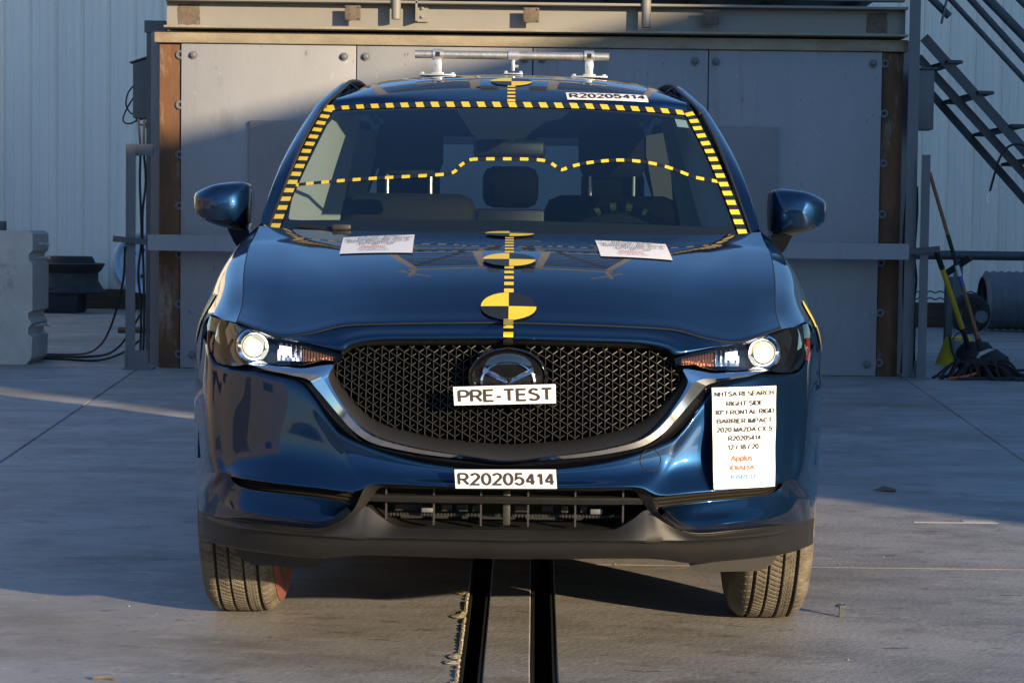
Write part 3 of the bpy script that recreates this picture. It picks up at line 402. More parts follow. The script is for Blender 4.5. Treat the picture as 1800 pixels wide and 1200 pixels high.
pl = Bag(); pl.box((1.60, 3.03, .0), (1.80, 3.06, .0012)); pl.box((1.80, 3.035, .0), (1.93, 3.11, .0016))
tag(pl.make('paper_scrap', M['precast'], None, False), 'pale flat strip lying on the concrete at the shadow edge', 'scrap')
for k, (x, y) in enumerate([(-1.02, -.12), (-1.10, -.13)][:1]):
    tw = Bag(); tw.tube([(x, y, .006), (x + .03, y + .004, .008), (x + .055, y - .003, .006)], .004, 5)
    tag(tw.make('twig', M['brown']), 'tiny twig on the sunlit concrete at lower left', 'twig')
# ---------------------------------------------------------------- crash barrier
YB = 11.70
bar = empty('crash_barrier', (.155, YB, 0), 'massive grey steel plated crash barrier with rusty side columns behind the car', 'barrier')
b = Bag().box((-2.88, YB + .31, 0), (3.20, 15.6, 2.66)); b.make('block', M['plate'], bar, False)
px = [-2.596, -1.219, .163, 1.541, 2.906]
for x0, x1 in zip(px[:-1], px[1:]):
    Bag().box((x0 + .004, YB, .004), (x1 - .004, YB + .05, 2.546), .004).make('steel_plate', M['plate'], bar)
Bag().box((-2.049, YB - .045, .30), (2.088, YB - .001, 1.95), .004).make('cover_plate', M['plate2'], bar)
def bolt_mesh(nm, x, z, r, y, m):
    B = Bag(); B.lathe([(0, 0), (r * 1.25, 0), (r * 1.25, -.010), (r * .8, -.011), (r * .78, -.028), (r * .55, -.032), (0, -.032)], (0, 0, 0), 'y', 12)
    return B
proto = None
for x, z in [(-2.497, 2.456), (-1.316, 2.458), (-1.147, 2.46), (.097, 2.458), (.231, 2.46), (1.435, 2.457), (1.596, 2.455), (2.832, 2.457), (2.832, .097), (-2.495, .107), (1.435, .1), (1.596, .1)]:
    if proto is None: o = proto = bolt_mesh('bolt', x, z, 0.026, 0, 0).make('bolt', M['steel'], bar)
    else: o = copyobj(proto, bar)
    o.matrix_parent_inverse = world(bar).inverted(); o.location = (x, YB - .001, z)
eb = Bag(); eb.lathe([(.014, -.004), (.034, -.004), (.036, -.010), (.030, -.016), (.020, -.016), (.014, -.008)], (0, 0, 0), 'y', 14)
ebp = None
for x in (-2.600, 2.927):
    for z in (2.458, 2.067, 1.677, 1.276, .896, .501, .108):
        if ebp is None: o = ebp = eb.make('eye_bolt', M['steel'], bar)
        else: o = copyobj(ebp, bar)
        o.matrix_parent_inverse = world(bar).inverted(); o.location = (x - .004 if x < 0 else x + .002, YB + .0185 if x < 0 else YB + .0285, z)
Bag().box((-2.765, YB + .02, 0), (-2.600, YB + .30, 2.545), .004).make('side_column', M['rust'], bar)
Bag().box((2.910, YB + .03, 0), (3.075, YB + .30, 2.545), .004).make('side_column', M['rust'], bar)
Bag().box((-2.80, YB - .03, 2.549), (3.10, YB + .30, 2.640), .008).make('top_beam', M['rust2'], bar)
g = Bag(); g.box((-2.71, YB - .14, 2.658), (3.08, YB + .3, 2.676), .003); g.make('girder_flange', M['rust2'], bar)
g = Bag(); g.box((-2.71, YB + .02, 2.677), (3.08, YB + .06, 2.868)); g.make('girder_web', M['ibeam'], bar)
g = Bag(); g.box((-2.71, YB - .10, 2.870), (3.08, YB + .3, 2.890), .003); g.make('girder_flange', M['ibeam'], bar)
for x0, x1 in ((-2.624, -2.452), (2.775, 2.937)):
    rr = random.Random(int(x0 * 10)); P = []
    for k in range(28):
        t = k / 28 * 4; e = int(t); f = t - e
        q = [(f, 0), (1, f), (1 - f, 1), (0, 1 - f)][e]; P.append((x0 + (x1 - x0) * q[0] + rr.uniform(-.004, .004), 2.695 + .160 * q[1] + rr.uniform(-.004, .004)))
    B = Bag(); B.prism(P, YB + .0175, YB + .0205); B.make('bare_patch', M['brown'], bar, False)
tp = None
for x in (-1.245, .145, 1.545):
    if tp is None:
        B = Bag(); B.box((-.062, -.125, -.058), (.062, -.113, .058), .004); B.box((-.034, -.1125, -.032), (.034, .0, .032), .006); tp = o = B.make('stub_tube', M['brown'], bar)
        B = Bag()
        for sx in (-1, 1):
            for sz in (-1, 1): B.lathe([(0, -.133), (.008, -.132), (.008, -.125), (0, -.125)], (sx * .048, 0, sz * .044), 'y', 8)
        tb = tag(B.make('corner_bolts', M['dsteel'], o), kind='stuff')
    else:
        o = copyobj(tp, bar); c = copyobj(tb, o)
    o.matrix_parent_inverse = world(bar).inverted(); o.location = (x, YB + .018, 2.79)
    if o is tp: tb.matrix_parent_inverse = Matrix()
    else: c.matrix_parent_inverse = Matrix()
# platform on top of the barrier (only its underside and posts reach the picture, the car's roof and bonnet mirror the rest)
pf = empty('overhead_platform', (.15, 12.5, 2.9), 'grey steel platform standing on top of the crash barrier with pipe posts', 'platform')
Bag().tube([(-.907, YB - .10, 2.745), (-.907, YB - .10, 4.2)], .036, 14).make('pipe_post', M['ibeam'], pf)
B = Bag(); B.box((-.757, YB - .10, 2.735), (-.742, YB - .0, 4.2)); B.box((-.742, YB - .005, 2.735), (-.660, YB + .012, 4.2))
B.lathe([(0, -.02), (.012, -.018), (.012, 0)], (-.705, YB - .005, 2.84), 'y', 8); B.lathe([(0, -.02), (.012, -.018), (.012, 0)], (-.705, YB - .005, 2.775), 'y', 8); B.make('angle_post', M['ibeam'], pf, False)
Bag().tube([(1.040, YB - .10, 2.705), (1.040, YB - .10, 4.2)], .036, 14).make('pipe_post', M['ibeam'], pf)
B = Bag(); B.box((-2.7, YB - .12, 2.93), (3.05, YB - .02, 2.99)); B.make('edge_beam', M['steel'], pf, False)
B = Bag()
for k in range(9): B.box((-2.6 + k * .68, YB - .02, 3.0), (-2.52 + k * .68, 15.4, 3.08))
B.make('deck_joists', M['steel'], pf, False)
Bag().box((-2.7, YB, 3.08), (3.05, 15.5, 3.10)).make('deck', M['steel'], pf, False)
for x in (-2.66, -1.5, -.3, .7, 1.9, 3.0):
    Bag().tube([(x, YB, 3.1), (x, YB, 4.2)], .024, 8).make('railing_post', M['ibeam'], pf)
for z in (3.65, 4.2): Bag().tube([(-2.68, YB, z), (3.02, YB, z)], .024, 8).make('railing', M['ibeam'], pf)
B = Bag(); B.box((-2.5, 13.6, 3.1), (2.9, 15.4, 4.5)); B.make('cabin', M['steel'], pf, False)  # unseen box, added for its shade on the white building
for sgn in (-1, 1):                                     # slatted lamp racks standing over the edge, mirrored in the bonnet
    x = .02 + sgn * .87
    for k in range(11): Bag().bar((x - .45, 11.3, 5.05 + k * .19), (x + .45, 11.3, 5.05 + k * .19), .08, .085).make('rack_slat', M['blk'], pf, False)
    for dx in (-.48, .48): Bag().bar((x + dx, 11.3, 3.1), (x + dx, 11.3, 7.2), .10, .10).make('rack_post', M['ibeam'], pf, False)
    Bag().bar((x - sgn * .4, 11.28, 5.1), (x + sgn * .4, 11.28, 6.9), .06, .07).make('rack_brace', M['blk'], pf, False)
    Bag().bar((x + sgn * .48, 11.3, 7.3), (x + sgn * .72, 11.3, 8.3), .07, .08).make('rack_strut', M['ibeam'], pf, False)
    Bag().bar((x + sgn * .75, 11.3, 7.35), (x + sgn * .40, 11.3, 8.5), .07, .07).make('rack_strut', M['ibeam'], pf, False)
    Bag().box((x - sgn * .62 - .09, 11.2, 6.7), (x - sgn * .62 + .09, 11.4, 7.9)).make('lamp_head', M['dsteel'], pf, False)
Bag().bar((-1.42, 11.25, 7.28), (1.46, 11.25, 7.28), .10, .14).make('rack_beam', M['ibeam'], pf, False)
Bag().bar((-1.35, 11.25, 4.86), (1.40, 11.25, 4.86), .10, .12).make('rack_beam', M['ibeam'], pf, False)
# ---------------------------------------------------------------- frame in front of the barrier
fr = empty('support_frame', (.15, 11.35, 0), 'grey steel frame with crossrail and upright angle posts against the barrier', 'frame')
B = Bag()
P = [(-2.80, .932), (-2.795, .928), (3.085, .928), (3.09, .932), (3.09, 1.046), (3.085, 1.050), (-2.795, 1.050), (-2.80, 1.046)]
B.prism(P, 11.40, 11.52); B.make('crossrail', M['plate'], fr, False)
B = Bag()
B.box((-2.98, 11.45, 0), (-2.968, 11.53, 1.748)); B.box((-2.967, 11.45, 0), (-2.905, 11.462, 1.748)); B.make('post', M['steel'], fr, False)
B = Bag(); B.box((-2.965, 12.30, 0), (-2.880, 12.312, 2.76)); B.box((-2.965, 12.313, 0), (-2.953, 12.39, 2.76)); B.make('post', M['steel'], fr, False)
B = Bag(); B.box((3.086, 11.56, 0), (3.170, 11.572, 3.05)); B.box((3.158, 11.573, 0), (3.170, 11.65, 3.05)); B.make('post', M['steel'], fr, False)
B = Bag(); B.box((3.185, 11.45, 0), (3.25, 11.462, 1.74)); B.box((3.238, 11.463, 0), (3.25, 11.54, 1.74)); B.make('post', M['steel'], fr, False)
B = Bag(); B.box((-3.00, 11.43, 0), (-2.77, 11.60, .012)); B.box((-2.985, 11.44, .012), (-2.97, 11.55, .14)); B.box((-2.91, 11.44, .012), (-2.80, 11.45, .15)); B.make('foot_plate', M['steel'], fr, False)
B = Bag(); B.box((3.07, 11.43, 0), (3.28, 11.60, .012)); B.box((3.175, 11.44, .012), (3.19, 11.55, .14)); B.make('foot_plate', M['steel'], fr, False)
Bag().box((-2.98, 12.28, 2.68), (-2.81, 12.40, 2.775)).make('tie_plate', M['steel'], fr, False); Bag().box((-2.99, 11.50, 1.66), (-2.78, 11.545, 1.75)).make('tie_plate', M['steel'], fr, False)
for x, sgn in ((-3.02, -1), (3.28, 1)):
    B = Bag(); B.bar((x - sgn * .26, 11.43, .985), (x + sgn * .05, 11.43, .985 + .03), .05, .045); B.make('rail_stub', M['dsteel'], fr, False)
rr = random.Random(5)
for x, lb in ((-2.90, 'outermost of the thin dark cables hung between the left frame posts'), (-2.87, 'innermost of the thin dark cables hung between the left frame posts'), (3.10, 'thin dark cable nearest the right rusty column in the right frame'), (3.14, 'thin dark cable in the middle of the right frame posts'), (3.19, 'rightmost thin dark cable hung inside the right frame posts')):
    P = [(x + rr.uniform(-.012, .012), 11.63 + rr.uniform(-.02, .02), z) for z in np.linspace(.03, 1.95 if x < 0 else 1.5, 9)]
    B = Bag(); B.tube(resample(P, 4), .010, 6)
    tag(B.make('hanging_cable', M['cable']), lb, 'cable', 'cables hung in the frame posts')
# junction boxes
jb = empty('junction_box', (-3.015, 12.60, 1.99), 'grey electrical box with sloped lid and looped cables left of the barrier', 'electrical box')
B = Bag(); B.add([(-3.102, 12.46, 2.0), (-2.871, 12.46, 2.0), (-2.871, 12.66, 2.0), (-3.102, 12.66, 2.0), (-3.102, 12.46, 2.44), (-2.871, 12.46, 2.52), (-2.871, 12.66, 2.52), (-3.102, 12.66, 2.44)], [(0, 1, 2, 3), (4, 5, 6, 7), (0, 1, 5, 4), (1, 2, 6, 5), (2, 3, 7, 6), (3, 0, 4, 7)]); B.make('case', M['steel'], jb, False)
B = Bag(); B.add([(-3.128, 12.44, 2.442), (-2.871, 12.44, 2.526), (-2.871, 12.68, 2.526), (-3.128, 12.68, 2.442), (-3.128, 12.44, 2.452), (-2.871, 12.44, 2.536), (-2.871, 12.68, 2.536), (-3.128, 12.68, 2.452)], [(0, 1, 2, 3), (4, 5, 6, 7), (0, 1, 5, 4), (1, 2, 6, 5), (2, 3, 7, 6), (3, 0, 4, 7)]); B.make('lid', M['dsteel'], jb, False)
for P in ([(-3.097, 12.50, 2.27), (-3.149, 12.50, 2.20), (-3.164, 12.50, 2.10), (-3.118, 12.50, 2.03), (-3.097, 12.50, 2.06)], [(-3.097, 12.52, 2.18), (-3.159, 12.52, 2.08), (-3.190, 12.50, 1.98), (-3.138, 12.50, 1.95), (-3.056, 12.50, 1.985), (-2.984, 12.50, 1.99)], [(-3.087, 12.50, 2.0), (-3.036, 12.50, 1.94), (-2.964, 12.50, 1.965), (-2.943, 12.50, 1.90), (-2.964, 12.50, 1.7), (-2.953, 12.50, 1.5)], [(-3.015, 12.49, 2.0), (-2.984, 12.50, 1.85), (-3.015, 12.50, 1.7), (-2.984, 12.50, 1.5), (-2.984, 12.50, 1.2)]):
    Bag().tube(resample(P, 5), .007, 6).make('cable', M['cable'], jb)
jb = empty('junction_box', (3.24, 11.8, 1.94), 'plain grey electrical box hung right of the barrier under the stair', 'electrical box')
Bag().box((3.175, 11.70, 1.945), (3.315, 11.90, 2.415), .006).make('case', M['steel'], jb)
B = Bag(); B.box((3.165, 11.68, 2.418), (3.335, 11.92, 2.43)); B.make('lid', M['dsteel'], jb, False)
# ---------------------------------------------------------------- stair on the right
st = empty('steel_stair', (3.9, 12.5, 0), 'grey steel open stair with pipe handrails rising behind the right column', 'stair')
def ln(p, q, k0, k1, y, off=0):
    d = (q[0] - p[0], q[1] - p[1]); return (p[0] + d[0] * k0, y, p[1] + d[1] * k0 + off), (p[0] + d[0] * k1, y, p[1] + d[1] * k1 + off)
for p, q, y, h, nm in (((3.337, 2.72), (4.244, 1.745), 12.30, .080, 'stringer'), ((3.33, 2.575), (4.246, 1.61), 12.50, .070, 'stringer'), ((3.477, 2.34), (4.25, 1.50), 12.85, .065, 'stringer')):
    a, c = ln(p, q, 0, 2.4, y); Bag().bar(a, c, .012, h).make(nm, M['dsteel'], st, False)
for x, z in ((3.40, 2.50), (3.66, 2.255), (3.93, 1.99), (4.17, 1.745), (4.40, 1.50)):
    Bag().bar((x, 12.85, z - .03), (x + .19, 12.27, z + .025), .14, .025).make('tread', M['dsteel'], st, False)
for p, q, r in (((3.518, 3.055), (4.23, 2.318), .022), ((3.682, 3.057), (4.226, 2.481), .027), ((3.822, 3.059), (4.221, 2.668), .038), ((4.071, 3.062), (4.215, 2.924), .024)):
    a, c = ln(p, q, -1.5, 2.2, 12.3); Bag().tube([a, c], r, 10).make('handrail', M['dsteel'], st)
cl = empty('pipe_clamp', (3.4, 12.1, 2.9), 'short grey pipe with flat clamp bar beside the stair top', 'clamp')
Bag().tube([(3.28, 12.1, 3.08), (3.50, 12.1, 2.87)], .03, 10).make('pipe', M['dsteel'], cl)
B = Bag(); B.bar((3.50, 12.06, 3.16), (3.43, 12.06, 2.81), .012, .045); B.make('clamp_bar', M['steel'], cl, False)
bc = empty('bungee_cord', (4.0, 12.2, 1.9), 'black bungee cord with metal hook dangling from the stair', 'cord')
Bag().tube(resample([(4.22, 12.2, 1.80), (4.12, 12.2, 1.86), (4.02, 12.2, 1.84), (3.95, 12.2, 1.74), (3.91, 12.2, 1.6), (3.88, 12.2, 1.48)], 5), .010, 6).make('cord', M['cable'], bc)
Bag().tube(resample([(3.88, 12.2, 1.49), (3.865, 12.2, 1.45), (3.855, 12.2, 1.41), (3.87, 12.2, 1.395), (3.885, 12.2, 1.41)], 4), .006, 6).make('hook', M['alum'], bc)
# ---------------------------------------------------------------- white building behind
wb = empty('metal_building', (0, 23.6, 0), 'long white corrugated sheet metal building across the back of the yard', 'building')
prof = [(0, 0), (.145, 0), (.160, -.012), (.185, -.012), (.20, 0), (.30, 0), (.318, -.045), (.348, -.045)]
prof = [(0, -.045), (.024, 0), (.085, 0), (.095, -.010), (.115, -.010), (.125, 0), (.205, 0), (.215, -.010), (.235, -.010), (.245, 0), (.314, 0), (.338, -.045), (.348, -.045)]
V = []; 
for q in range(3):
    for x, y in prof: V.append((x + q * .348, y))
nV = len(V); V3 = [(x, y, z) for z in (0, 5.5) for x, y in V]
pan = None
for k in range(26):
    x0 = -13.0 + k * 1.0441
    if pan is None: o = pan = mk('wall_panel', V3, gridfaces(2, nV), M['white'], wb, False)
    else: o = copyobj(pan, wb)
    o.matrix_parent_inverse = world(wb).inverted(); o.location = (x0, 23.6, .26 if x0 < 0 else .1)
Bag().box((-13, 23.45, -.1), (0, 23.9, .25)).make('timber_sill', M['wood'], wb, False)
Bag().box((0.01, 23.64, -.1), (14, 23.9, .25)).make('base_wall', M['precast'], wb, False)
Bag().box((-13.2, 23.66, .1), (14.3, 34, 5.7)).make('roof', M['white'], wb, False)
# ---------------------------------------------------------------- left yard things
cb = empty('concrete_block', (-4.4, 12.2, 0), 'pale precast concrete barrier block with wire loops at the left edge', 'concrete block')
P = [(-5.8, 0), (-3.85, 0), (-3.81, .05), (-3.80, .22), (-3.835, .24), (-3.835, .29), (-3.805, .33), (-3.835, .37), (-3.835, .41), (-3.80, .43), (-3.80, .80), (-3.83, .83), (-3.83, .88), (-3.80, .91), (-3.80, 1.04), (-3.83, 1.065), (-5.8, 1.065)]
B = Bag(); B.prism(P, 11.9, 12.5); B.make('body', M['precast'], cb, False)
for z in (.95, .84, .30):
    B = Bag(); B.tube(resample([(-3.84, 12.1, z), (-3.76, 12.1, z + .01), (-3.735, 12.2, z), (-3.76, 12.3, z + .01), (-3.84, 12.3, z)], 4), .010, 6); B.make('lifting_loop', M['alum'], cb)
sb = empty('blue_post', (-4.12, 12.2, 1.065), 'short dark blue stub standing on the concrete block', 'post')
Bag().box((-4.16, 12.1, 1.065), (-4.075, 12.2, 1.14), .004).make('stub', M['dsteel'], sb)
wr = empty('truck_wheel', (-5.6, 22.2, .25), 'rusty black steel truck wheel lying on a dark tub by the white wall', 'wheel')
B = Bag(); B.lathe([(.33, .0), (.44, .0), (.45, .02), (.42, .06), (.36, .16), (.36, .26), (.40, .30), (.435, .36), (.45, .375), (.43, .385), (.33, .36), (.33, .0)], (-5.6, 22.3, .24), 'z', 28); B.make('rim', M['blackrim'], wr)
B = Bag(); B.lathe([(0, .47), (.28, .47), (.30, .44), (.33, .36), (0, .36)], (-5.6, 22.3, .24), 'z', 24); B.make('hub', M['blk'], wr)
B = Bag(); B.box((-6.02, 21.9, 0), (-5.42, 22.5, .33), .03)
tag(B.make('plastic_tub', M['blk'], None), 'dark plastic tub under the rusty truck wheel', 'tub')
w2 = empty('white_wheel', (-4.85, 22.6, .39), 'white painted steel wheel leaning half hidden behind the left frame posts', 'wheel')
c, s_ = math.cos(.55), math.sin(.55)
B = Bag(); B.lathe([(0, .04), (.20, .05), (.28, .09), (.345, .05), (.36, -.03), (.395, -.04), (.40, -.02), (.38, .18), (.36, .18), (.34, .10), (0, .10)], (-4.80, 23.05, .62), 'y', 32)
B.v = [tuple(Matrix.Rotation(-.10, 3, 'X') @ (Matrix.Rotation(.5, 3, 'Z') @ (Vector(v) - Vector((-4.8, 23.05, .62)))) + Vector((-4.8, 23.05, .62))) for v in B.v]; B.make('rim', M['whiterim'], w2)
B = Bag()
for k in range(8): B.lathe([(0, .03), (.024, .03), (.024, .06), (0, .06)], (-4.80 + .17 * math.cos(k * .785), 23.0, .62 + .17 * math.sin(k * .785)), 'y', 10)
B.v = [tuple(Matrix.Rotation(-.10, 3, 'X') @ (Matrix.Rotation(.5, 3, 'Z') @ (Vector(v) - Vector((-4.8, 23.05, .62)))) + Vector((-4.8, 23.05, .62))) for v in B.v]; B.make('bolt_holes', M['dark'], w2)
B = Bag(); B.tube(resample([(-2.98, 11.42, .95), (-3.02, 11.6, .72), (-3.10, 11.8, .50), (-3.22, 12.1, .28), (-3.38, 12.5, .12), (-3.6, 12.9, .03), (-3.95, 13.1, .012), (-4.3, 13.2, .01)], 5), .009, 6)
tag(B.make('power_cable', M['cable']), 'thin black cable looping from the left frame down to the floor', 'cable')
for k, P in enumerate(([(-2.95, 12.0, .42), (-3.05, 12.2, .30), (-3.25, 12.6, .10), (-3.5, 12.8, .015), (-4.2, 12.85, .012)], [(-2.95, 11.9, .20), (-3.1, 12.1, .10), (-3.35, 12.3, .015), (-3.7, 12.45, .012), (-4.3, 12.5, .012)])):
    B = Bag(); B.tube(resample(P, 5), .010, 6); tag(B.make('floor_cable', M['cable']), ['upper', 'lower'][k] + ' of two black cables running along the floor to the concrete block', 'cable')
B = Bag(); B.tube([(-3.42, 13.6, .20), (-3.02, 13.6, .205)], .028, 10); tag(B.make('copper_pipe', M['handle']), 'short orange brown pipe stub behind the left frame posts', 'pipe')
B = Bag(); B.box((-7.86, 22.9, .65), (-6.4, 23.0, 1.0)); B.box((-7.9, 21.5, 0), (-7.7, 21.7, 1.45))
tag(B.make('timber_post', M['brown'], None, False), 'brown timber at the far left edge of the yard', 'timber')
# ---------------------------------------------------------------- right yard things
bm_ = empty('push_broom', (3.7, 12.2, 0), 'broom with yellow fibreglass handle and black grip leaning on the right frame', 'broom')
a, c = Vector((3.36, 11.75, 1.02)), Vector((3.80, 12.35, .12)); L = lambda t: a.lerp(c, t)
Bag().tube([L(.18), L(.72)], .020, 10).make('handle', M['yel'], bm_)
Bag().tube([L(0), L(.18)], .023, 10).make('grip', M['blk'], bm_)
Bag().tube([L(.72), L(1)], .021, 10).make('socket', M['blk'], bm_)
B = Bag(); B.lathe([(.0, .20), (.10, .19), (.16, .12), (.18, .02), (0, 0)], (3.84, 12.4, .06), 'z', 18); B.make('head', M['blk'], bm_)
mp_ = empty('mop', (3.75, 12.0, 0), 'old mop with long wooden handle and dark stringy head beside the broom', 'mop')
a, c = Vector((3.34, 11.95, 1.62)), Vector((3.78, 11.9, .20))
Bag().tube([L(0), L(.35)], .015, 10).make('handle', M['handle'], mp_)
Bag().tube([L(.35), L(.52)], .017, 10).make('sleeve', M['blk'], mp_)
Bag().tube([L(.52), L(.58)], .018, 10).make('sticker', M['greyl'], mp_)
Bag().tube([L(.58), L(.64)], .018, 10).make('sticker', M['bluelabel'], mp_)
Bag().tube([L(.64), L(.93)], .016, 10).make('handle', M['handle'], mp_)
Bag().tube([L(.93), L(1.0)], [.02, .035], 10).make('ferrule', M['blk'], mp_)
B = Bag(); B.lathe([(.0, .15), (.06, .15), (.15, .09), (.17, .03), (.13, 0), (0, 0)], (3.84, 11.9, .07), 'z', 18); B.make('cap', M['blk'], mp_)
B = Bag(); B.add([(3.70, 11.80, .13), (3.73, 11.76, .20), (3.80, 11.74, .23), (3.85, 11.74, .225), (3.80, 11.735, .205), (3.74, 11.75, .17), (3.715, 11.79, .12)], [(0, 1, 5, 6), (1, 2, 4, 5), (2, 3, 4)]); B.make('pale_rim', M['precast'], mp_, False)
rr = random.Random(21); B = Bag()
for k in range(90):
    t = rr.uniform(0, 6.283); r = rr.uniform(.10, .34)
    x0, y0 = 3.66 + rr.uniform(-.08, .12), 11.6 + rr.uniform(-.05, .1)
    P = [(x0, y0, .10 + rr.uniform(0, .04)), (x0 + r * .5 * math.cos(t), y0 + r * .3 * math.sin(t), .10 + rr.uniform(-.03, .05)), (x0 + r * math.cos(t), y0 + r * .55 * math.sin(t), .014), (x0 + r * 1.25 * math.cos(t + .2), y0 + r * .7 * math.sin(t + .2), .010)]
    B.tube(resample(P, 3), .010, 5)
tag(B.make('mop_yarn', M['yarn'], mp_), kind='stuff')
for k, P in enumerate(([(3.95, 12.0, .02), (4.3, 11.9, .012), (4.42, 11.6, .012), (4.2, 11.35, .012), (3.8, 11.45, .012), (3.5, 11.40, .012)], [(3.6, 12.3, .30), (3.62, 12.2, .15), (3.75, 12.2, .02), (4.0, 12.0, .012), (4.2, 11.7, .012), (4.05, 11.5, .012), (3.7, 11.5, .012)], [(3.9, 12.5, .012), (4.6, 12.6, .012), (5.6, 12.6, .012), (7, 12.7, .012)], [(3.42, 11.38, .014), (3.55, 11.48, .02), (3.66, 11.5, .05)])):
    B = Bag(); B.tube(resample(P, 5), .012, 6)
    tag(B.make('cord', M['orange' if k == 3 else 'cable']), ['black cord curling widest around the mop head', 'black cord dropping from the frame and curling by the mop', 'straight dark cable running off to the right along the floor', 'orange cord end poking out of the mop yarn'][k], 'cord')
ys_ = empty('yellow_stand', (3.9, 13.5, 0), 'yellow footed dark post stand behind the broom', 'stand')
Bag().box((3.80, 13.5, 0), (3.865, 13.56, .76), .005).make('post', M['dsteel'], ys_)
B = Bag(); B.lathe([(.0, .24), (.10, .24), (.17, .05), (.19, 0), (0, 0)], (3.90, 13.45, 0), 'z', 16); B.make('foot', M['yel'], ys_)
B = Bag(); B.bar((3.92, 13.2, .25), (4.07, 13.2, .06), .09, .05); B.make('leg', M['yel'], ys_, False)
B = Bag(); B.bar((3.79, 13.5, .78), (3.99, 13.4, .93), .07, .05); B.make('arm', M['blk'], ys_, False)
lt = empty('grey_bucket', (3.95, 13.6, 0), 'small grey bucket on the floor behind the right frame posts', 'bucket')
B = Bag(); B.lathe([(0, 0), (.09, 0), (.115, .22), (.105, .22), (.085, .02), (0, .02)], (3.93, 13.3, 0), 'z', 18); B.make('pail', M['alum'], lt)
Bag().tube(resample([(3.83, 13.3, .22), (3.86, 13.25, .28), (3.93, 13.2, .30), (4.0, 13.25, .28), (4.03, 13.3, .22)], 4), .006, 6).make('bail', M['dsteel'], lt)
fe = empty('pipe_fence', (5.6, 20.5, 0), 'low dark pipe fence with wire strands in front of the white wall', 'fence')
Bag().tube([(4.3, 20.5, .88), (9.5, 20.5, .88)], .055, 12).make('rail', M['dsteel'], fe)
for x in (5.35, 7.6): Bag().box((x - .05, 20.48, 0), (x + .05, 20.56, .84)).make('post', M['steel'], fe, False)
for z in (.44, .36):
    P = [(4.3 + k * .06, 20.5, z + .012 * (-1) ** k) for k in range(88)]; Bag().tube(P, .010, 5).make('wire', M['wire'], fe)
Bag().box((4.3, 20.9, .0), (9.5, 21.0, .30)).make('kickboard', M['wood'], fe, False)
cu_ = empty('culvert_pipe', (7.6, 20.0, .35), 'dark corrugated metal trough stored beside the pipe fence', 'culvert')
B = Bag(); pr = []
for k in range(60):
    x = k * .045; pr.append((.33 + .018 * (k % 2) - .06 * (k < 1), x))
B.lathe([(.28, 0)] + pr, (5.55, 20.1, .36), 'x', 24); B.make('shell', M['corr'], cu_, True, 15)
ty = empty('old_tyre', (5.75, 19.5, .25), 'old dark tyre leaning by the corrugated trough', 'tyre')
B = Bag(); B.lathe([(.12, -.08), (.19, -.09), (.23, -.05), (.23, .05), (.19, .09), (.12, .08), (.12, -.08)], (5.26, 19.4, .23), 'y', 26); B.make('carcass', M['blk'], ty)
B = Bag(); B.lathe([(0, -.02), (.07, -.02), (.07, .02), (0, .02)], (5.36, 19.22, .20), 'y', 16); B.make('hub', M['steel'], ty)
# ---------------------------------------------------------------- buildings around the yard, out of frame (they shade the yard and are mirrored in the paint)
wh = empty('warehouse', (22, 2, 0), 'tall plain warehouse standing out of frame on the sunny side', 'building')
cx, cy = 13.96, -10.97; dx, dy = .229, .973
def wall_pt(s, t): return (cx + dx * s + dy * t, cy + dy * s - dx * t)
B = Bag(); P = [wall_pt(0, 0), wall_pt(8.0, 0), wall_pt(8.0, 16), wall_pt(0, 16)]
B.add([(x, y, z) for z in (-.1, 7.47) for x, y in P], [(0, 1, 2, 3), (4, 5, 6, 7), (0, 1, 5, 4), (1, 2, 6, 5), (2, 3, 7, 6), (3, 0, 4, 7)]); B.make('wall', M['tan'], wh, False)
B = Bag(); P = [wall_pt(8.02, 0), wall_pt(36, 0), wall_pt(36, 16), wall_pt(8.02, 16)]
B.add([(x, y, z) for z in (-.1, 13.0) for x, y in P], [(0, 1, 2, 3), (4, 5, 6, 7), (0, 1, 5, 4), (1, 2, 6, 5), (2, 3, 7, 6), (3, 0, 4, 7)]); B.make('shade_wall', M['tan'], wh, False)  # unseen taller section, added to keep sun off the white building
ob = empty('office_building', (-15, -14, 0), 'tan flat roofed building standing out of frame on the left', 'building')
Bag().box((-22, -4.5, -.1), (-9.5, 12.5, 3.9)).make('wall', M['tan'], ob, False)
for y in (-3.6, 3.4, 8.6): Bag().box((-9.49, y, 1.3), (-9.46, y + .8, 2.3)).make('window', M['window'], ob, False)
Bag().box((-9.49, -.9, 0), (-9.45, .1, 2.2)).make('door', M['wood'], ob, False)
Bag().box((-22.1, -4.6, 3.9), (-9.3, 12.6, 4.2)).make('roof', M['plate'], ob, False)
oc = empty('occluder', (0, -34, 0), 'long plain workshop added out of frame behind the camera to darken reflections', 'building')  # unseen; raised to hide the bright horizon from the bumper's reflections
Bag().box((-24, -40, -.1), (11, -30, 5.2)).make('wall', M['tan'], oc, False)
Bag().box((-24.3, -40.3, 5.2), (11.3, -29.6, 5.5)).make('roof', M['plate'], oc, False)
for x in (-6, -2, 2.2, 6): Bag().box((x, -29.99, 0), (x + 2.6, -29.95, 2.9)).make('door', M['steel'], oc, False)
# ================================================================ CAR (nose at y = 0, facing -y, x to the right of the picture)
car = empty('car', (0, 2.2, 0), 'dark blue crossover car taped with yellow black markers and test labels, headlights lit', 'car')
NP = lambda k: np.array(D[k], float)
def nose3(p, dy=0): return (p[0], nose(p[0], p[2]) + dy, p[2])
def flipx(G): G = np.array(G, float).copy(); G[..., 0] *= -1; return G
def shift(row, dy=0, dz=0): r = np.array(row, float).copy(); r[:, 1] += dy; r[:, 2] += dz; return r
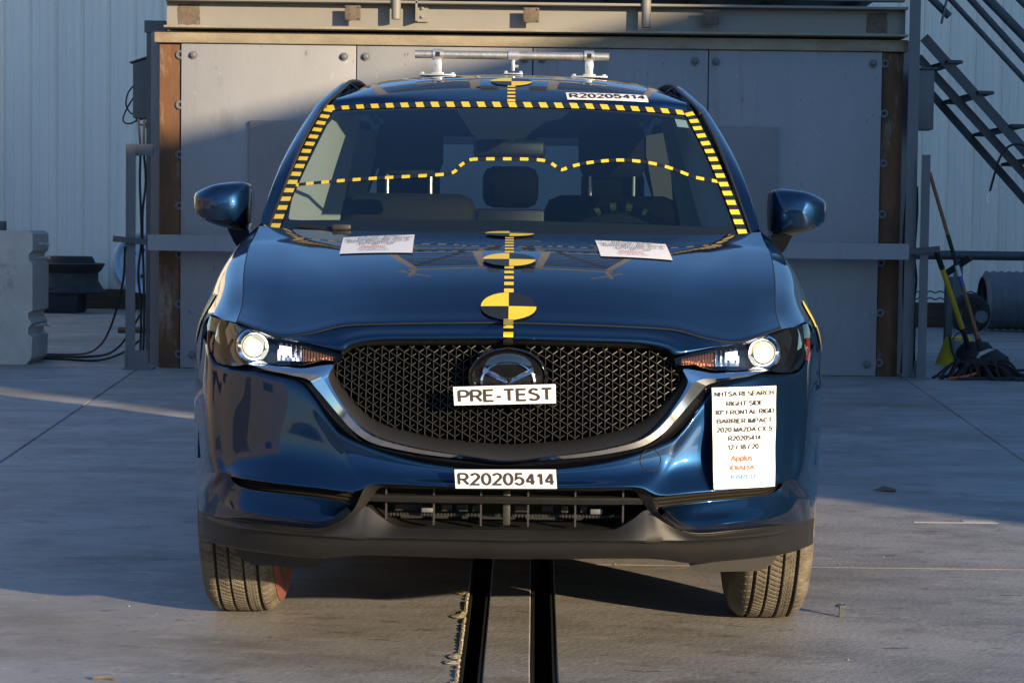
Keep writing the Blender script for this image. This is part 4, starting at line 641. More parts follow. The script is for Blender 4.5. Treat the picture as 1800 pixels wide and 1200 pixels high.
# --- bumper cover
def tuck(net): return np.concatenate([net, net[:, -1:] + np.array([.004, .05, 0])], axis=1)
net = tuck(NP('bumper_upper')); net = np.concatenate([net, [shift(net[-1], .004, -.004)], [shift(net[-1], .022, -.005)]])
G = loft(half2full(net), 5, 5)
bumper = grid('bumper', G, M['paint'], car, angle=50); bump_bvh = BVHTree.FromPolygons([tuple(v) for v in G.reshape(-1, 3)], gridfaces(*G.shape[:2]))
net = tuck(NP('bumper_lower')); net = np.concatenate([[shift(net[0], .024, .003)], [shift(net[0], .003, .002)], net, [shift(net[-1], .02, -.004)]])
for s in (1, -1):
    g = loft(net, 4, 5); grid('bumper_corner_panel', g if s == 1 else flipx(g), M['paint'], car, angle=50)
    a, b_ = resample(NP('fog_top'), 5), resample(NP('fog_bot'), 5)
    rows = []
    for k in range(13):
        t = k / 12; r = a * (1 - t) + b_ * t; r[:, 1] += [.002, .014, .011][k % 3] if 0 < k < 12 else .012; rows.append(r)
    rows = [shift(rows[0], 0, .006)] + rows + [shift(rows[-1], 0, -.006)]
    g = np.array(rows); grid('fog_slat_panel', g if s == 1 else flipx(g), M['mesh'], car, angle=25)
# --- lower lip with the intake
net = tuck(NP('lip')); nc = 6; full = half2full(net); C = [resample(r, nc) for r in full]; W_ = len(C[0]); mid = W_ // 2; hole = 5 * nc
B = Bag()
top = loft(np.array([shift(full[0], .03, 0), full[0], full[1]]), 2, nc); B.add(top.reshape(-1, 3), gridfaces(*top.shape[:2]))
low = loft(np.concatenate([full[2:], [shift(full[6], .10, .008)], [shift(full[6], .42, .012)]]), 3, nc); B.add(low.reshape(-1, 3), gridfaces(*low.shape[:2]))
ul = np.array([C[1], C[2]]); B.add(ul.reshape(-1, 3), gridfaces(2, W_, 0, lambda i, j: mid - hole <= j < mid + hole))
for r in (C[1], C[2]):
    q = np.array([r, shift(r, .16, 0)]); B.add(q.reshape(-1, 3), gridfaces(2, W_, 0, lambda i, j: not (mid - hole <= j < mid + hole)))
lip = B.make('lower_lip', M['cladding'], car, True, 40)
# intake: centre blade, uprights, cooler fins behind
def on_nose(x, z, dy): return (x, nose(x, z) + dy, z)
intk = Bag(); zc = float(C[2][mid + hole][2]) ; 
zb = .443
B = Bag(); V = []
for x in np.linspace(-.385, .385, 31):
    for dy, dz in ((-.006, .004), (.0, .010), (.06, .008), (.06, -.008), (-.002, -.007)): V.append(on_nose(x, zb + dz - .004 * abs(x), dy + .01))
B.add(V, gridfaces(31, 5, 0, None, True)); B.make('intake_blade', M['cladding'], car, True, 40)
for x in (-.307, -.185, -.065, .055, .175, .297): Bag().box((x - .0022, nose(x, .44) + .03, .375), (x + .0022, nose(x, .44) + .06, .492)).make('intake_upright', M['black'], car, False)
Bag().box((-.010, .05, .375), (.010, .075, .492), .004).make('intake_upright', M['black'], car)
B = Bag().box((-.40, .22, .33), (.40, .23, .55)); B.make('radiator_core', M['dark'], car, False)
B = Bag(); rr = random.Random(4)
for z in (.481, .459, .424, .392):
    B.box((-.305, .12, z - .0022), (.305, .128, z + .0022))
    for k in range(70): x = -.30 + k * .0087; B.box((x, .117, z - .005), (x + .003, .121, z + .005))
tag(B.make('cooler_fins', M['frame'], car, False), kind='stuff')
B = Bag()
for x0, x1, z0, z1 in ((-.30, -.19, .466, .474), (-.18, -.13, .464, .472), (-.085, -.06, .464, .473), (-.048, -.02, .464, .473), (.01, .035, .464, .472), (.05, .09, .463, .473), (.10, .16, .460, .466), (.18, .25, .459, .467)): B.box((x0, .13, z0), (x1, .14, z1))
tag(B.make('cooler_pipe', M['galv'], car, False), kind='stuff')
B = Bag()
for x0, x1 in ((-.29, -.22), (-.17, -.14), (-.13, -.10), (-.09, -.07), (.02, .06), (.09, .12), (.14, .16), (.19, .21)): B.box((x0, .14, .397), (x1, .16, .418), .003)
tag(B.make('cooler_bracket', M['frame'], car, False), kind='stuff')
for x, m in ((-.205, 'steel'), (.232, 'steel')): Bag().box((x - .016, .115, .398), (x + .016, .12, .412), .002).make('sensor_plug', M[m], car)
# --- front panel above the grille, chrome, grille
net = NP('front_panel'); grid('front_panel', loft(half2full(net), 4, 5), M['paint'], car, angle=50)
net = NP('chrome'); net = np.concatenate([[shift(net[0], .02)], net, [shift(net[-1], .02)]])
full = half2full(net); A = [resample(r, 5) for r in full]
grid('chrome_trim', np.array(A), M['chrome'], car, angle=25)
A = [resample(r, 5) for r in half2full(NP('frame'))]; grid('grille_frame', np.array(A), M['frame'], car, angle=50)
net = NP('surround'); A = [resample(r, 5) for r in half2full(net)]; grid('grille_surround', np.array(A), M['gloss'], car, angle=30)
# the ribs on the lower grille frame
fa, fm = resample(half2full(NP('frame'))[0], 8), resample(half2full(NP('frame'))[2], 8)
B = Bag(); nmid = len(fa) // 2
for k in range(nmid - 40, nmid + 41, 2):
    p, q = fa[k] * .86 + fm[k] * .14, fa[k] * .15 + fm[k] * .85; t = np.array([.004 if k < nmid else -.004, 0, 0])
    B.tube([p, p * .5 + q * .5 - t * 1.0 + np.array([0, -.001, 0]), q + t], .0016, 4)
B.make('frame_ribs', M['mesh'], car)
out = NP('mesh_outline'); outl = np.concatenate([resample(np.c_[out, 0 * out[:, 0]], 3)[:, :2]]); outl = np.concatenate([outl, (outl * [-1, 1])[::-1][1:-1]])
def in_poly(x, z, P):
    c = False
    for i in range(len(P)):
        a, b = P[i], P[i - 1]
        if (a[1] > z) != (b[1] > z) and x < (b[0] - a[0]) * (z - a[1]) / (b[1] - a[1]) + a[0]: c = not c
    return c
em = NP('emblem'); ex, ez = 0.0, float(em[0][2]); erx, erz = (em[2][0] - em[1][0]) / 2, (em[3][2] - em[4][2]) / 2
B = Bag(); pitch, vp = .0191, .0221
def ybar(p, q, w_, d0=.044, d1=.085):
    dx_, dz_ = q[0] - p[0], q[1] - p[1]; L_ = math.hypot(dx_, dz_); nx, nz = -dz_ / L_ * w_, dx_ / L_ * w_
    V = []
    for dd in (d0, d1):
        for (x, z), sg in ((p, 1), (p, -1), (q, -1), (q, 1)): V.append((x + nx * sg, nose(x, z) + dd, z + nz * sg))
    B.add(V, [(0, 1, 2, 3), (0, 4, 5, 1), (2, 6, 7, 3), (1, 5, 6, 2), (3, 7, 4, 0)])
for i in range(-26, 27):
    for j in range(-8, 10):
        x = i * pitch; z = ez - .01 + j * vp + (vp / 2 if i % 2 else 0)
        if ((x - ex) / (erx * 1.02)) ** 2 + ((z - ez) / (erz * 1.03)) ** 2 < 1: continue
        if not in_poly(x, z, outl): continue
        for dx_, dz_ in ((0, -vp * .80), (-pitch * .84, vp * .43), (pitch * .60, vp * .34)):
            k = 1.0
            while k > .15 and not in_poly(x + dx_ * k, z + dz_ * k, outl): k -= .12
            if k > .15: ybar((x, z), (x + dx_ * k, z + dz_ * k), .0008)
B.make('grille_mesh', M['mesh'], car, False)
pv, pf_, _ = patch([tuple(p) for p in outl[::2]], .05)
mk('grille_back', [(v.x, nose(v.x, v.y) + .10, v.y) for v in pv], pf_, M['dark'], car)
# emblem
ye = nose(0, ez) - .012
def ell(prof, name, m, par, n=64):
    V = []
    for f, dy in prof:
        for k in range(n): V.append((ex + erx * f * math.cos(2 * math.pi * k / n), ye + dy, ez + erz * f * math.sin(2 * math.pi * k / n)))
    return mk(name, V, gridfaces(len(prof), n, 0, None, True), m, par, True, 35, True)
badge = ell([(1.0, .07), (1.0, .012), (.985, .003), (.955, .0), (.93, .004), (.90, .012), (.84, .006), (.80, .006), (.7, .004), (.35, .001), (.0, .0)], 'badge', M['gloss'], car)
em_px = .00143; zc_e = ez - 7.5 * em_px; V = []
for k in range(72):
    t = 2 * math.pi * k / 72; ct, st_ = math.cos(t), math.sin(t)
    for ax, az, dy in ((50, 36, .004), (48.6, 35.4, -.004), (45.2, 34.6, -.006), (43, 34.0, .002), (43, 34.0, .008)): V.append((ex + ax * em_px * ct, ye + dy, zc_e + az * em_px * st_))
mk('emblem_ring', V, gridfaces(72, 5) + [(71 * 5 + j, 71 * 5 + j + 1, j + 1, j) for j in range(4)], M['chromeb'], badge, True, 30)
tp_ = [(1288, 392), (1215, 438), (1100, 494), (1015, 538), (968, 582), (940, 640)]; lw_ = [(1312, 470), (1245, 502), (1150, 545), (1055, 588), (995, 624), (938, 668)]
for s in (1, -1):
    A = [np.array([(x - 938) / 8.18 * em_px, 0, ez + (548 - y) / 8.18 * em_px]) for x, y in tp_]; Bq = [np.array([(x - 938) / 8.18 * em_px, 0, ez + (548 - y) / 8.18 * em_px]) for x, y in lw_]
    A, Bq = resample(A, 4), resample(Bq, 4); rows_e = []
    for f, dy in ((0, .006), (.02, -.003), (.45, -.0085), (.98, -.003), (1, .006)): r = A * (1 - f) + Bq * f; r[:, 1] = ye + dy; r[:, 0] = ex + r[:, 0] * s; rows_e.append(r)
    grid('emblem_wing', np.array(rows_e), M['chromeb'], badge, angle=20)
# --- hood
hood_net = half2full(NP('hood')); Gh = loft(hood_net, 5, 5)
for i in range(Gh.shape[0]):
    for j in range(Gh.shape[1]):
        x, y, z = Gh[i, j]; t = min(max((y - .15) / .95, 0), 1); xc = .40 + .26 * t; u = min(max((abs(x) - xc + .05) / .10, 0), 1)
        Gh[i, j, 2] += .007 * (u * u * (3 - 2 * u)) * math.sin(math.pi * min(1, t * 1.05)) ** .6
hood = grid('hood', Gh, M['paint'], car, angle=50)
Vh = [tuple(v) for v in Gh.reshape(-1, 3)]; hood_bvh = BVHTree.FromPolygons(Vh, gridfaces(*Gh.shape[:2]))
panel_bvh = (lambda G: BVHTree.FromPolygons([tuple(v) for v in G.reshape(-1, 3)], gridfaces(*G.shape[:2])))(loft(half2full(NP('front_panel')), 4, 5))
Bag().box((-.66, .32, .45), (.66, 1.05, .83)).make('bay_filler', M['dark'], car, False)  # black box added under the hood to stop light leaking through
# --- fenders and sides (built for +x, mirrored)
def za(y, yc=.93, r=.405): return .36 + math.sqrt(max(r * r - (y - yc) ** 2, 0))
side = [
 [(.7185, .285, .873), (.768, .395, .876), (.824, .515, .880), (.853, .560, .80), (.858, .545, za(.545))],
 [(.7215, .424, .908), (.780, .50, .903), (.842, .61, .880), (.873, .645, .80), (.876, .645, za(.645))],
 [(.7445, .642, .980), (.808, .71, .957), (.867, .77, .890), (.895, .79, .82), (.899, .79, za(.79))],
 [(.7705, .98, 1.066), (.838, .97, 1.014), (.882, .95, .92), (.908, .94, .83), (.914, .93, za(.93))],
 [(.7755, 1.277, 1.130), (.833, 1.22, 1.068), (.882, 1.16, .95), (.906, 1.12, .83), (.912, 1.10, za(1.10))],
 [(.790, 1.42, 1.130), (.842, 1.40, 1.06), (.882, 1.34, .93), (.905, 1.28, .76), (.912, 1.26, za(1.26))],
 [(.798, 1.50, 1.125), (.848, 1.48, 1.06), (.884, 1.44, .93), (.905, 1.38, .70), (.905, 1.335, .37)],
 [(.803, 1.75, 1.118), (.850, 1.75, 1.06), (.886, 1.75, .93), (.900, 1.75, .66), (.895, 1.75, .33)],
 [(.806, 2.3, 1.122), (.853, 2.3, 1.06), (.888, 2.3, .93), (.900, 2.3, .66), (.895, 2.3, .33)],
 [(.803, 2.9, 1.145), (.853, 2.9, 1.07), (.890, 2.9, .94), (.902, 2.9, .68), (.895, 2.9, .33)],
 [(.795, 3.25, 1.155), (.850, 3.22, 1.08), (.890, 3.22, .95), (.905, 3.22, .70), (.905, 3.225, .37)],
 [(.785, 3.45, 1.16), (.845, 3.40, 1.08), (.890, 3.38, .96), (.912, 3.36, .82), (.915, 3.36, za(3.36, 3.63))],
 [(.765, 3.75, 1.165), (.830, 3.70, 1.09), (.880, 3.66, .97), (.912, 3.64, .86), (.920, 3.63, za(3.63, 3.63))],
 [(.72, 4.0, 1.165), (.78, 3.95, 1.09), (.83, 3.90, .98), (.875, 3.89, .84), (.900, 3.89, za(3.89, 3.63))],
 [(.67, 4.15, 1.16), (.72, 4.12, 1.08), (.755, 4.06, .97), (.79, 4.04, .72), (.83, 4.02, .40)],
 [(.57, 4.25, 1.15), (.60, 4.27, 1.06), (.62, 4.28, .95), (.64, 4.28, .70), (.66, 4.24, .40)],
 [(.0, 4.34, 1.15), (.0, 4.38, 1.06), (.0, 4.40, .95), (.0, 4.40, .70), (.0, 4.35, .40)]]
net = np.array(side).transpose(1, 0, 2); Gs = loft(net, 6, 8)
nf = 5 * 8 + 4                                           # columns of the fender; the rest are doors and quarter
side_bvh = BVHTree.FromPolygons([tuple(v) for v in Gs.reshape(-1, 3)], gridfaces(*Gs.shape[:2]))
cuts = [(0, nf, 'fender'), (nf, 62, 'front_door'), (62, 84, 'rear_door'), (84, Gs.shape[1] - 1, 'rear_quarter')]
doors = {}
for s in (1, -1):
    for c0, c1, nm in cuts:
        g = Gs[:, c0:c1 + 1].copy()
        if c0: g[:, 0, 1] += .0025
        g[:, -1, 1] -= .0025
        e = g[:, 0].copy(); e[:, 0] -= .03; f_ = g[:, -1].copy(); f_[:, 0] -= .03
        g = np.concatenate([e[:, None], g, f_[:, None]], axis=1)
        if nm == 'rear_quarter': g = g[:, :-1]
        o = grid(nm, g if s == 1 else flipx(g), M['paint'], car, angle=50); doors[(nm, s)] = o
    for nm, y in (('front_door', 2.28), ('rear_door', 3.1)):
        B = Bag(); B.box((s * .900 - .012, y, .955), (s * .900 + .012, y + .2, .985), .008); B.make('handle', M['paint'], doors[(nm, s)])
    # wheel-arch cladding and sill
    for yc, nm in ((.93, 0), (3.63, 1)):
        V = []; n_ = 40
        for k in range(n_):
            a = math.pi * (-.04 + 1.08 * k / (n_ - 1)); cy_, sz_ = math.cos(a), math.sin(a)
            if nm == 0: xb = .905 - (.068 * max(0, -cy_) ** 1.5) - .012 * max(0, cy_) ** 2
            else: xb = .918 - .03 * max(0, cy_) ** 2
            for r, dx_ in ((.412, -.012), (.412, .002), (.400, .008), (.372, .012), (.352, .006), (.350, -.05), (.352, -.2)): V.append((s * (xb + dx_), yc + r * cy_, .36 + r * sz_))
        mk('arch_cladding', V, gridfaces(n_, 7), M['cladding'], car, True, 40)
        B = Bag(); V = []
        for k in range(24):
            a = math.pi * k / 23
            for x in (.50, .815): V.append((s * x, yc + .41 * math.cos(a), .36 + .41 * math.sin(a) * .95))
        mk('arch_liner', V, gridfaces(24, 2), M['dark'], car)
    B = Bag(); B.box((s * .90 - .03, 1.30, .24), (s * .90 + .012, 3.26, .40), .01); B.make('sill', M['cladding'], car)
Bag().box((-.62, .35, .25), (.62, 4.35, .31)).make('underbody', M['dark'], car, False)
Bag().box((-.85, 1.38, .30), (.85, 3.2, .36)).make('floor_pan', M['dark'], car, False)
Bag().box((-.62, 4.0, .26), (.62, 4.36, .45), .02).make('rear_bumper', M['cladding'], car)
# --- greenhouse
po = NP('pillar_out')[:, :]
inn = [(.751, 1.350, 1.124), (.741, 1.43, 1.176), (.707, 1.64, 1.326), (.676, 1.81, 1.44), (.647, 1.975, 1.525), (.624, 2.07, 1.567), (.598, 2.22, 1.609), (.578, 2.40, 1.648), (.566, 2.85, 1.664), (.553, 3.5, 1.632), (.535, 4.12, 1.545)]
rid = [(.781, 1.36, 1.136), (.773, 1.48, 1.214), (.758, 1.72, 1.330), (.729, 1.93, 1.434), (.686, 2.11, 1.532), (.662, 2.19, 1.570), (.630, 2.31, 1.611), (.608, 2.46, 1.640), (.598, 2.85, 1.652), (.586, 3.5, 1.618), (.565, 4.12, 1.530)]
low_ = [(.796, 1.47, 1.120), (.790, 1.64, 1.205), (.772, 1.88, 1.315), (.742, 2.07, 1.410), (.708, 2.25, 1.500), (.690, 2.34, 1.535), (.678, 2.44, 1.560), (.668, 2.60, 1.580), (.660, 2.95, 1.590), (.648, 3.55, 1.560), (.625, 4.12, 1.475)]
md = [tuple(.5 * a + .5 * b + c for a, b, c in zip(p, q, (.007, -.006, .006))) for p, q in zip(inn, rid)]
for s in (1, -1):
    g = loft(np.array([inn, md, rid, low_]), 4, 5); grid('roof_side_frame', g if s == 1 else flipx(g), M['paint'], car, angle=60)
    P = [(s * (x - .004), y - .004, z + .004) for x, y, z in inn[4:]]; Bag().tube(resample(P, 4), .006, 6).make('roof_ditch_strip', M['black'], car)
    P = [(s * (x + .002), y - .001, z + .0) for x, y, z in inn[:6]]; Bag().tube(resample(P, 4), .005, 6).make('pillar_seal', M['black'], car)
    # side glass, pillars
    lo = resample(low_, 4); V = []
    for x, y, z in lo:
        yy = min(max(y, 1.5), 4.12); bx = np.interp(yy, [1.5, 2.3, 2.9, 3.45, 4.05, 4.2], [.797, .804, .801, .783, .733, .70]); bz = np.interp(yy, [1.5, 2.3, 2.9, 4.2], [1.125, 1.122, 1.145, 1.16])
        V += [(s * (x - .006), y, z), (s * ((x + bx) / 2 + .004), (y + yy) / 2, (z + bz) / 2), (s * (bx - .004), yy, bz)]
    mk('side_window', V, gridfaces(len(lo), 3), M['dglass'], car)
    for y0, y1 in ((2.38, 2.50), (3.28, 3.36)):
        B = Bag(); B.bar((s * .803, (y0 + y1) / 2 - .05, 1.12), (s * .668, (y0 + y1) / 2 + .02, 1.575), y1 - y0, .014); B.make('window_pillar', M['gloss'], car, False)
    B = Bag(); B.bar((s * .69, 4.02, 1.14), (s * .575, 4.06, 1.50), .12, .03); B.make('rear_pillar', M['paint'], car, False)
    # mirror foot corner triangle
    mk('mirror_triangle', [(s * .797, 1.47, 1.118), (s * .803, 1.64, 1.118), (s * .798, 1.60, 1.185)], [(0, 1, 2)], M['gloss'], car, False)
rx_ = [0, .15, .307, .43, .52, .598]
yf = [1.926, 1.932, 1.9465, 1.967, 1.985, 2.0]; zf_ = [1.554, 1.5535, 1.5515, 1.548, 1.545, 1.541]
zcen = pchip([1.926, 2.05, 2.2, 2.35, 2.6, 2.85, 3.5, 4.2], [1.554, 1.602, 1.645, 1.672, 1.694, 1.699, 1.672, 1.575])
crown = pchip([0, .15, .307, .43, .505, .56, .60], [0, .002, .0085, .019, .029, .043, .06])
rows = [[(x, y - .002, z - .016) for x, y, z in zip(rx_, yf, zf_)], [(x, y, z) for x, y, z in zip(rx_, yf, zf_)]]
for y in (2.0, 2.1, 2.22, 2.36, 2.6, 2.9, 3.5, 4.2):
    row = []
    for k, x in enumerate(rx_):
        yy = max(y, yf[k] + .02) if y < 2.3 else y
        t = min(1, max(0, (yy - 1.95) / .3)); e = float(np.interp(yy, [1.9, 2.0, 2.1, 2.2, 2.4, 2.8, 3.5, 4.2], [.615, .611, .606, .594, .575, .566, .552, .53]))
        xx = x * e / .598 * .985
        if yy < 2.02 and k: xx = x
        row.append((xx, yy, zcen(yy) - crown(min(x, .6)) * (.35 + .65 * t)))
    rows.append(row)
Gr = loft(half2full(np.array(rows) * [-1, 1, 1]), 4, 5); roof = grid('roof', Gr, M['paint'], car, angle=50)
roof_bvh = BVHTree.FromPolygons([tuple(v) for v in Gr.reshape(-1, 3)], gridfaces(*Gr.shape[:2]))
B = Bag(); B.add([(-.60, 4.12, 1.53), (.60, 4.12, 1.53), (.56, 4.26, 1.50), (-.56, 4.26, 1.50), (-.6, 4.12, 1.575), (.6, 4.12, 1.575), (.54, 4.26, 1.525), (-.54, 4.26, 1.525)], [(0, 1, 2, 3), (4, 5, 6, 7), (0, 1, 5, 4), (1, 2, 6, 5), (2, 3, 7, 6), (3, 0, 4, 7)]); B.make('spoiler', M['paint'], car, False)
mk('rear_window', [(-.57, 4.17, 1.50), (.57, 4.17, 1.50), (.58, 4.29, 1.15), (-.58, 4.29, 1.15)], [(0, 1, 2, 3)], M['rglass'], car, False)
# windshield
V = []; nr_, ncw = 21, 41
for i in range(nr_):
    t = i / (nr_ - 1); xe = .749 + (.634 - .749) * t + .012 * math.sin(math.pi * t)
    for j in range(ncw):
        s_ = -1 + 2 * j / (ncw - 1); x = s_ * xe; zc_ = 1.092 + (1.551 - 1.092) * t; ze = 1.122 + (1.539 - 1.122) * t; z = zc_ + (ze - zc_) * s_ * s_
        V.append((x, glass_y(x, z), z))
ws = mk('windshield', V, gridfaces(nr_, ncw), M['glass'], car, True, None)
vis = NP('vis'); vis = np.concatenate([vis, vis[:1]]); vd = []
for a, b_ in zip(vis[:-1], vis[1:]):
    for k in range(8): vd.append(a + (b_ - a) * k / 8)
cx_, cz_ = 0, 1.34; V = []; outq = [(-.747, 1.122), (-.696, 1.32), (-.630, 1.5385), (-.3, 1.549), (0, 1.551), (.3, 1.549), (.630, 1.5385), (.696, 1.32), (.747, 1.122), (.35, 1.098), (0, 1.090), (-.35, 1.098)]
for p in vd:
    d = np.array([p[0] - cx_, p[2] - cz_]); best = None
    for a, b_ in zip(outq, outq[1:] + outq[:1]):
        e = np.array([b_[0] - a[0], b_[1] - a[1]]); den = d[0] * e[1] - d[1] * e[0]
        if abs(den) < 1e-9: continue
        r = np.array([a[0] - cx_, a[1] - cz_]); t = (r[0] * e[1] - r[1] * e[0]) / den; u = (r[0] * d[1] - r[1] * d[0]) / den
        if t > 0 and -1e-6 <= u <= 1 + 1e-6: best = t
    q = (cx_ + d[0] * best, cz_ + d[1] * best)
    for x, z in ((p[0], p[2]), ((p[0] + q[0]) / 2, (p[2] + q[1]) / 2), q): V.append((x, glass_y(x, z) + .005, z))
n_ = len(vd); mk('glass_border', V, [(3 * i + k, 3 * i + k + 1, 3 * ((i + 1) % n_) + k + 1, 3 * ((i + 1) % n_) + k) for i in range(n_) for k in range(2)], M['dark'], ws)
def ws_patch(name, poly, m, par, dy, step=.04):
    v, f, _ = patch([(p[0], p[2]) for p in poly], step); return mk(name, [(q.x, glass_y(q.x, q.y) + dy, q.y) for q in v], f, m, par)
ws_patch('sensor_pod', D['pod'], M['dark'], ws, .006); ws_patch('sensor_window', D['sensor'], M['dash'], ws, .0055)
v4 = D['sensor']; B = Bag(); B.box((-.03, glass_y(-.03, 1.49) + .004, 1.484), (-.022, glass_y(-.03, 1.49) + .0045, 1.492)); 
ws_patch('glass_sticker', D['sticker'], M['greyl'], ws, .003)
# cowl and wipers
hr = resample(half2full(NP('hood'))[-1], 5); V = []
for x, y, z in hr:
    k = x / .775; xx = k * .735; zz = 1.090 + .03 * k * k
    V += [(x, y - .01, z - .012), (x * .985, y + .01, z - .045), (xx, glass_y(xx, zz) - .02, zz - .03), (xx, glass_y(xx, zz) + .03, zz - .02)]
mk('cowl', V, gridfaces(len(hr), 4), M['black'], car, True, 40)
for P in D['wiper']:
    P = [(p[0], p[1] - .012, p[2] - (.004 if P[0][0] < -.4 else .018)) for p in P]; Bag().tube(resample(P, 4), [.010] * 9, 6).make('wiper', M['dark'], car)
Bag().box((-.545, 1.19, 1.118), (-.485, 1.23, 1.137), .006).make('wiper_pivot', M['black'], car)
# --- cabin
B = Bag(); V = []
for x in np.linspace(-.70, .70, 29):
    h = .035 * math.exp(-((x - .385) / .16) ** 4)
    for y, z in ((1.15, 1.02), (1.35, 1.075), (1.62, 1.105 + h * .3), (1.85, 1.105 + h), (1.95, 1.07 + h), (1.97, .7)): V.append((x, y + .15 * (x / .7) ** 2 * (1 if y < 1.5 else .2), z))
mk('dashboard', V, gridfaces(29, 6), M['dash'], car)
Bag().box((-.115, 1.80, 1.09), (.115, 1.82, 1.195), .012).make('display', M['frame'], car)
V = []
for k in range(25):
    a = math.pi * k / 24; x = .385 + .21 * math.cos(a); z = 1.10 + .085 * math.sin(a)
    V += [(x, 1.72, z - .03 * math.sin(a)), (x, 1.86, z), (.385 + .18 * math.cos(a), 1.87, 1.09 + .07 * math.sin(a))]
mk('instrument_hood', V, gridfaces(25, 3), M['dash'], car)
stw = Bag(); P = [(.385 + .18 * math.cos(t), 2.08 + .06 * math.sin(t), 1.035 + .175 * math.sin(t)) for t in np.linspace(0, 2 * math.pi, 41)]; stw.tube(P, .014, 8, False); stw = stw.make('steering_wheel', M['dash'], car)
B = Bag()
for t0, t1 in ((1.05, 1.13), (1.35, 1.47), (1.66, 1.78), (1.99, 2.08)):
    B.tube([(.385 + .18 * math.cos(t), 2.08 + .06 * math.sin(t), 1.035 + .175 * math.sin(t)) for t in np.linspace(t0, t1, 4)], .0155, 8)
B.make('marker_tape', M['yellow'], stw)
def rbox(name, a, b, bev, m, par): return Bag().box(a, b, bev).make(name, m, par, True, 60)
for sx in (-.375, .375):
    seat = rbox('front_seat', (sx - .25, 2.50, .45), (sx + .25, 2.66, 1.255), .06, M['seat'], car)
    rbox('headrest', (sx - .125, 2.56, 1.315), (sx + .125, 2.68, 1.525), .055, M['headrest'], seat)
    B = Bag()
    for dx_ in (-.08, .08): B.tube([(sx + dx_, 2.60, 1.23), (sx + dx_, 2.60, 1.33)], .0065, 8)
    B.make('headrest_post', M['alum'], seat)
    rbox('seat_cushion', (sx - .25, 2.05, .45), (sx + .25, 2.5, .62), .05, M['seat'], seat)
bench = rbox('rear_bench', (-.66, 3.42, .45), (.66, 3.58, 1.20), .06, M['seat'], car)
for sx, w_ in ((0, .115), (-.42, .13), (.42, .13)): rbox('headrest', (sx - w_, 3.46, 1.215), (sx + w_, 3.56, 1.385), .045, M['seat'], bench)
rbox('parcel_shelf', (-.62, 3.6, 1.06), (.62, 4.3, 1.08), .008, M['seat'], car)
rbox('rear_view_mirror', (-.125, 1.80, 1.365), (.115, 1.835, 1.425), .016, M['frame'], car)
Bag().tube([(0, 1.82, 1.42), (0, 1.86, 1.50)], .010, 8).make('mirror_stalk', M['black'], car)
g = Gr.copy(); g[:, :, 2] -= .045; g[:, :, 0] *= .97; grid('headliner', g[6:], M['liner'], car)
for s in (1, -1):
    V = []
    for (x, y, z), wd in zip(inn[:6], (.11, .115, .105, .095, .085, .07)):
        V += [(s * (x - .012), y + .03, z + .0), (s * (x - .012 - wd * .55), y + .16, z + .005), (s * (x - wd), y + .36, z + .0)]
    mk('pillar_trim', V, gridfaces(6, 3), M['trim'], car)
    B = Bag(); B.bar((s * .735, 2.50, 1.0), (s * .625, 2.55, 1.56), .16, .02); B.make('pillar_trim', M['trim'], car, False)
    B = Bag(); B.bar((s * .70, 3.30, 1.0), (s * .60, 3.36, 1.52), .14, .02); B.make('pillar_trim', M['trim'], car, False)
    B = Bag(); B.bar((s * .66, 2.56, .75), (s * .61, 2.56, 1.36), .045, .004); B.make('seat_belt', M['frame'], car, False)
    Bag().box((s * .76 - .03, 1.75, .45), (s * .76 + .03, 3.3, 1.10), .02).make('door_lining', M['dash'], car)
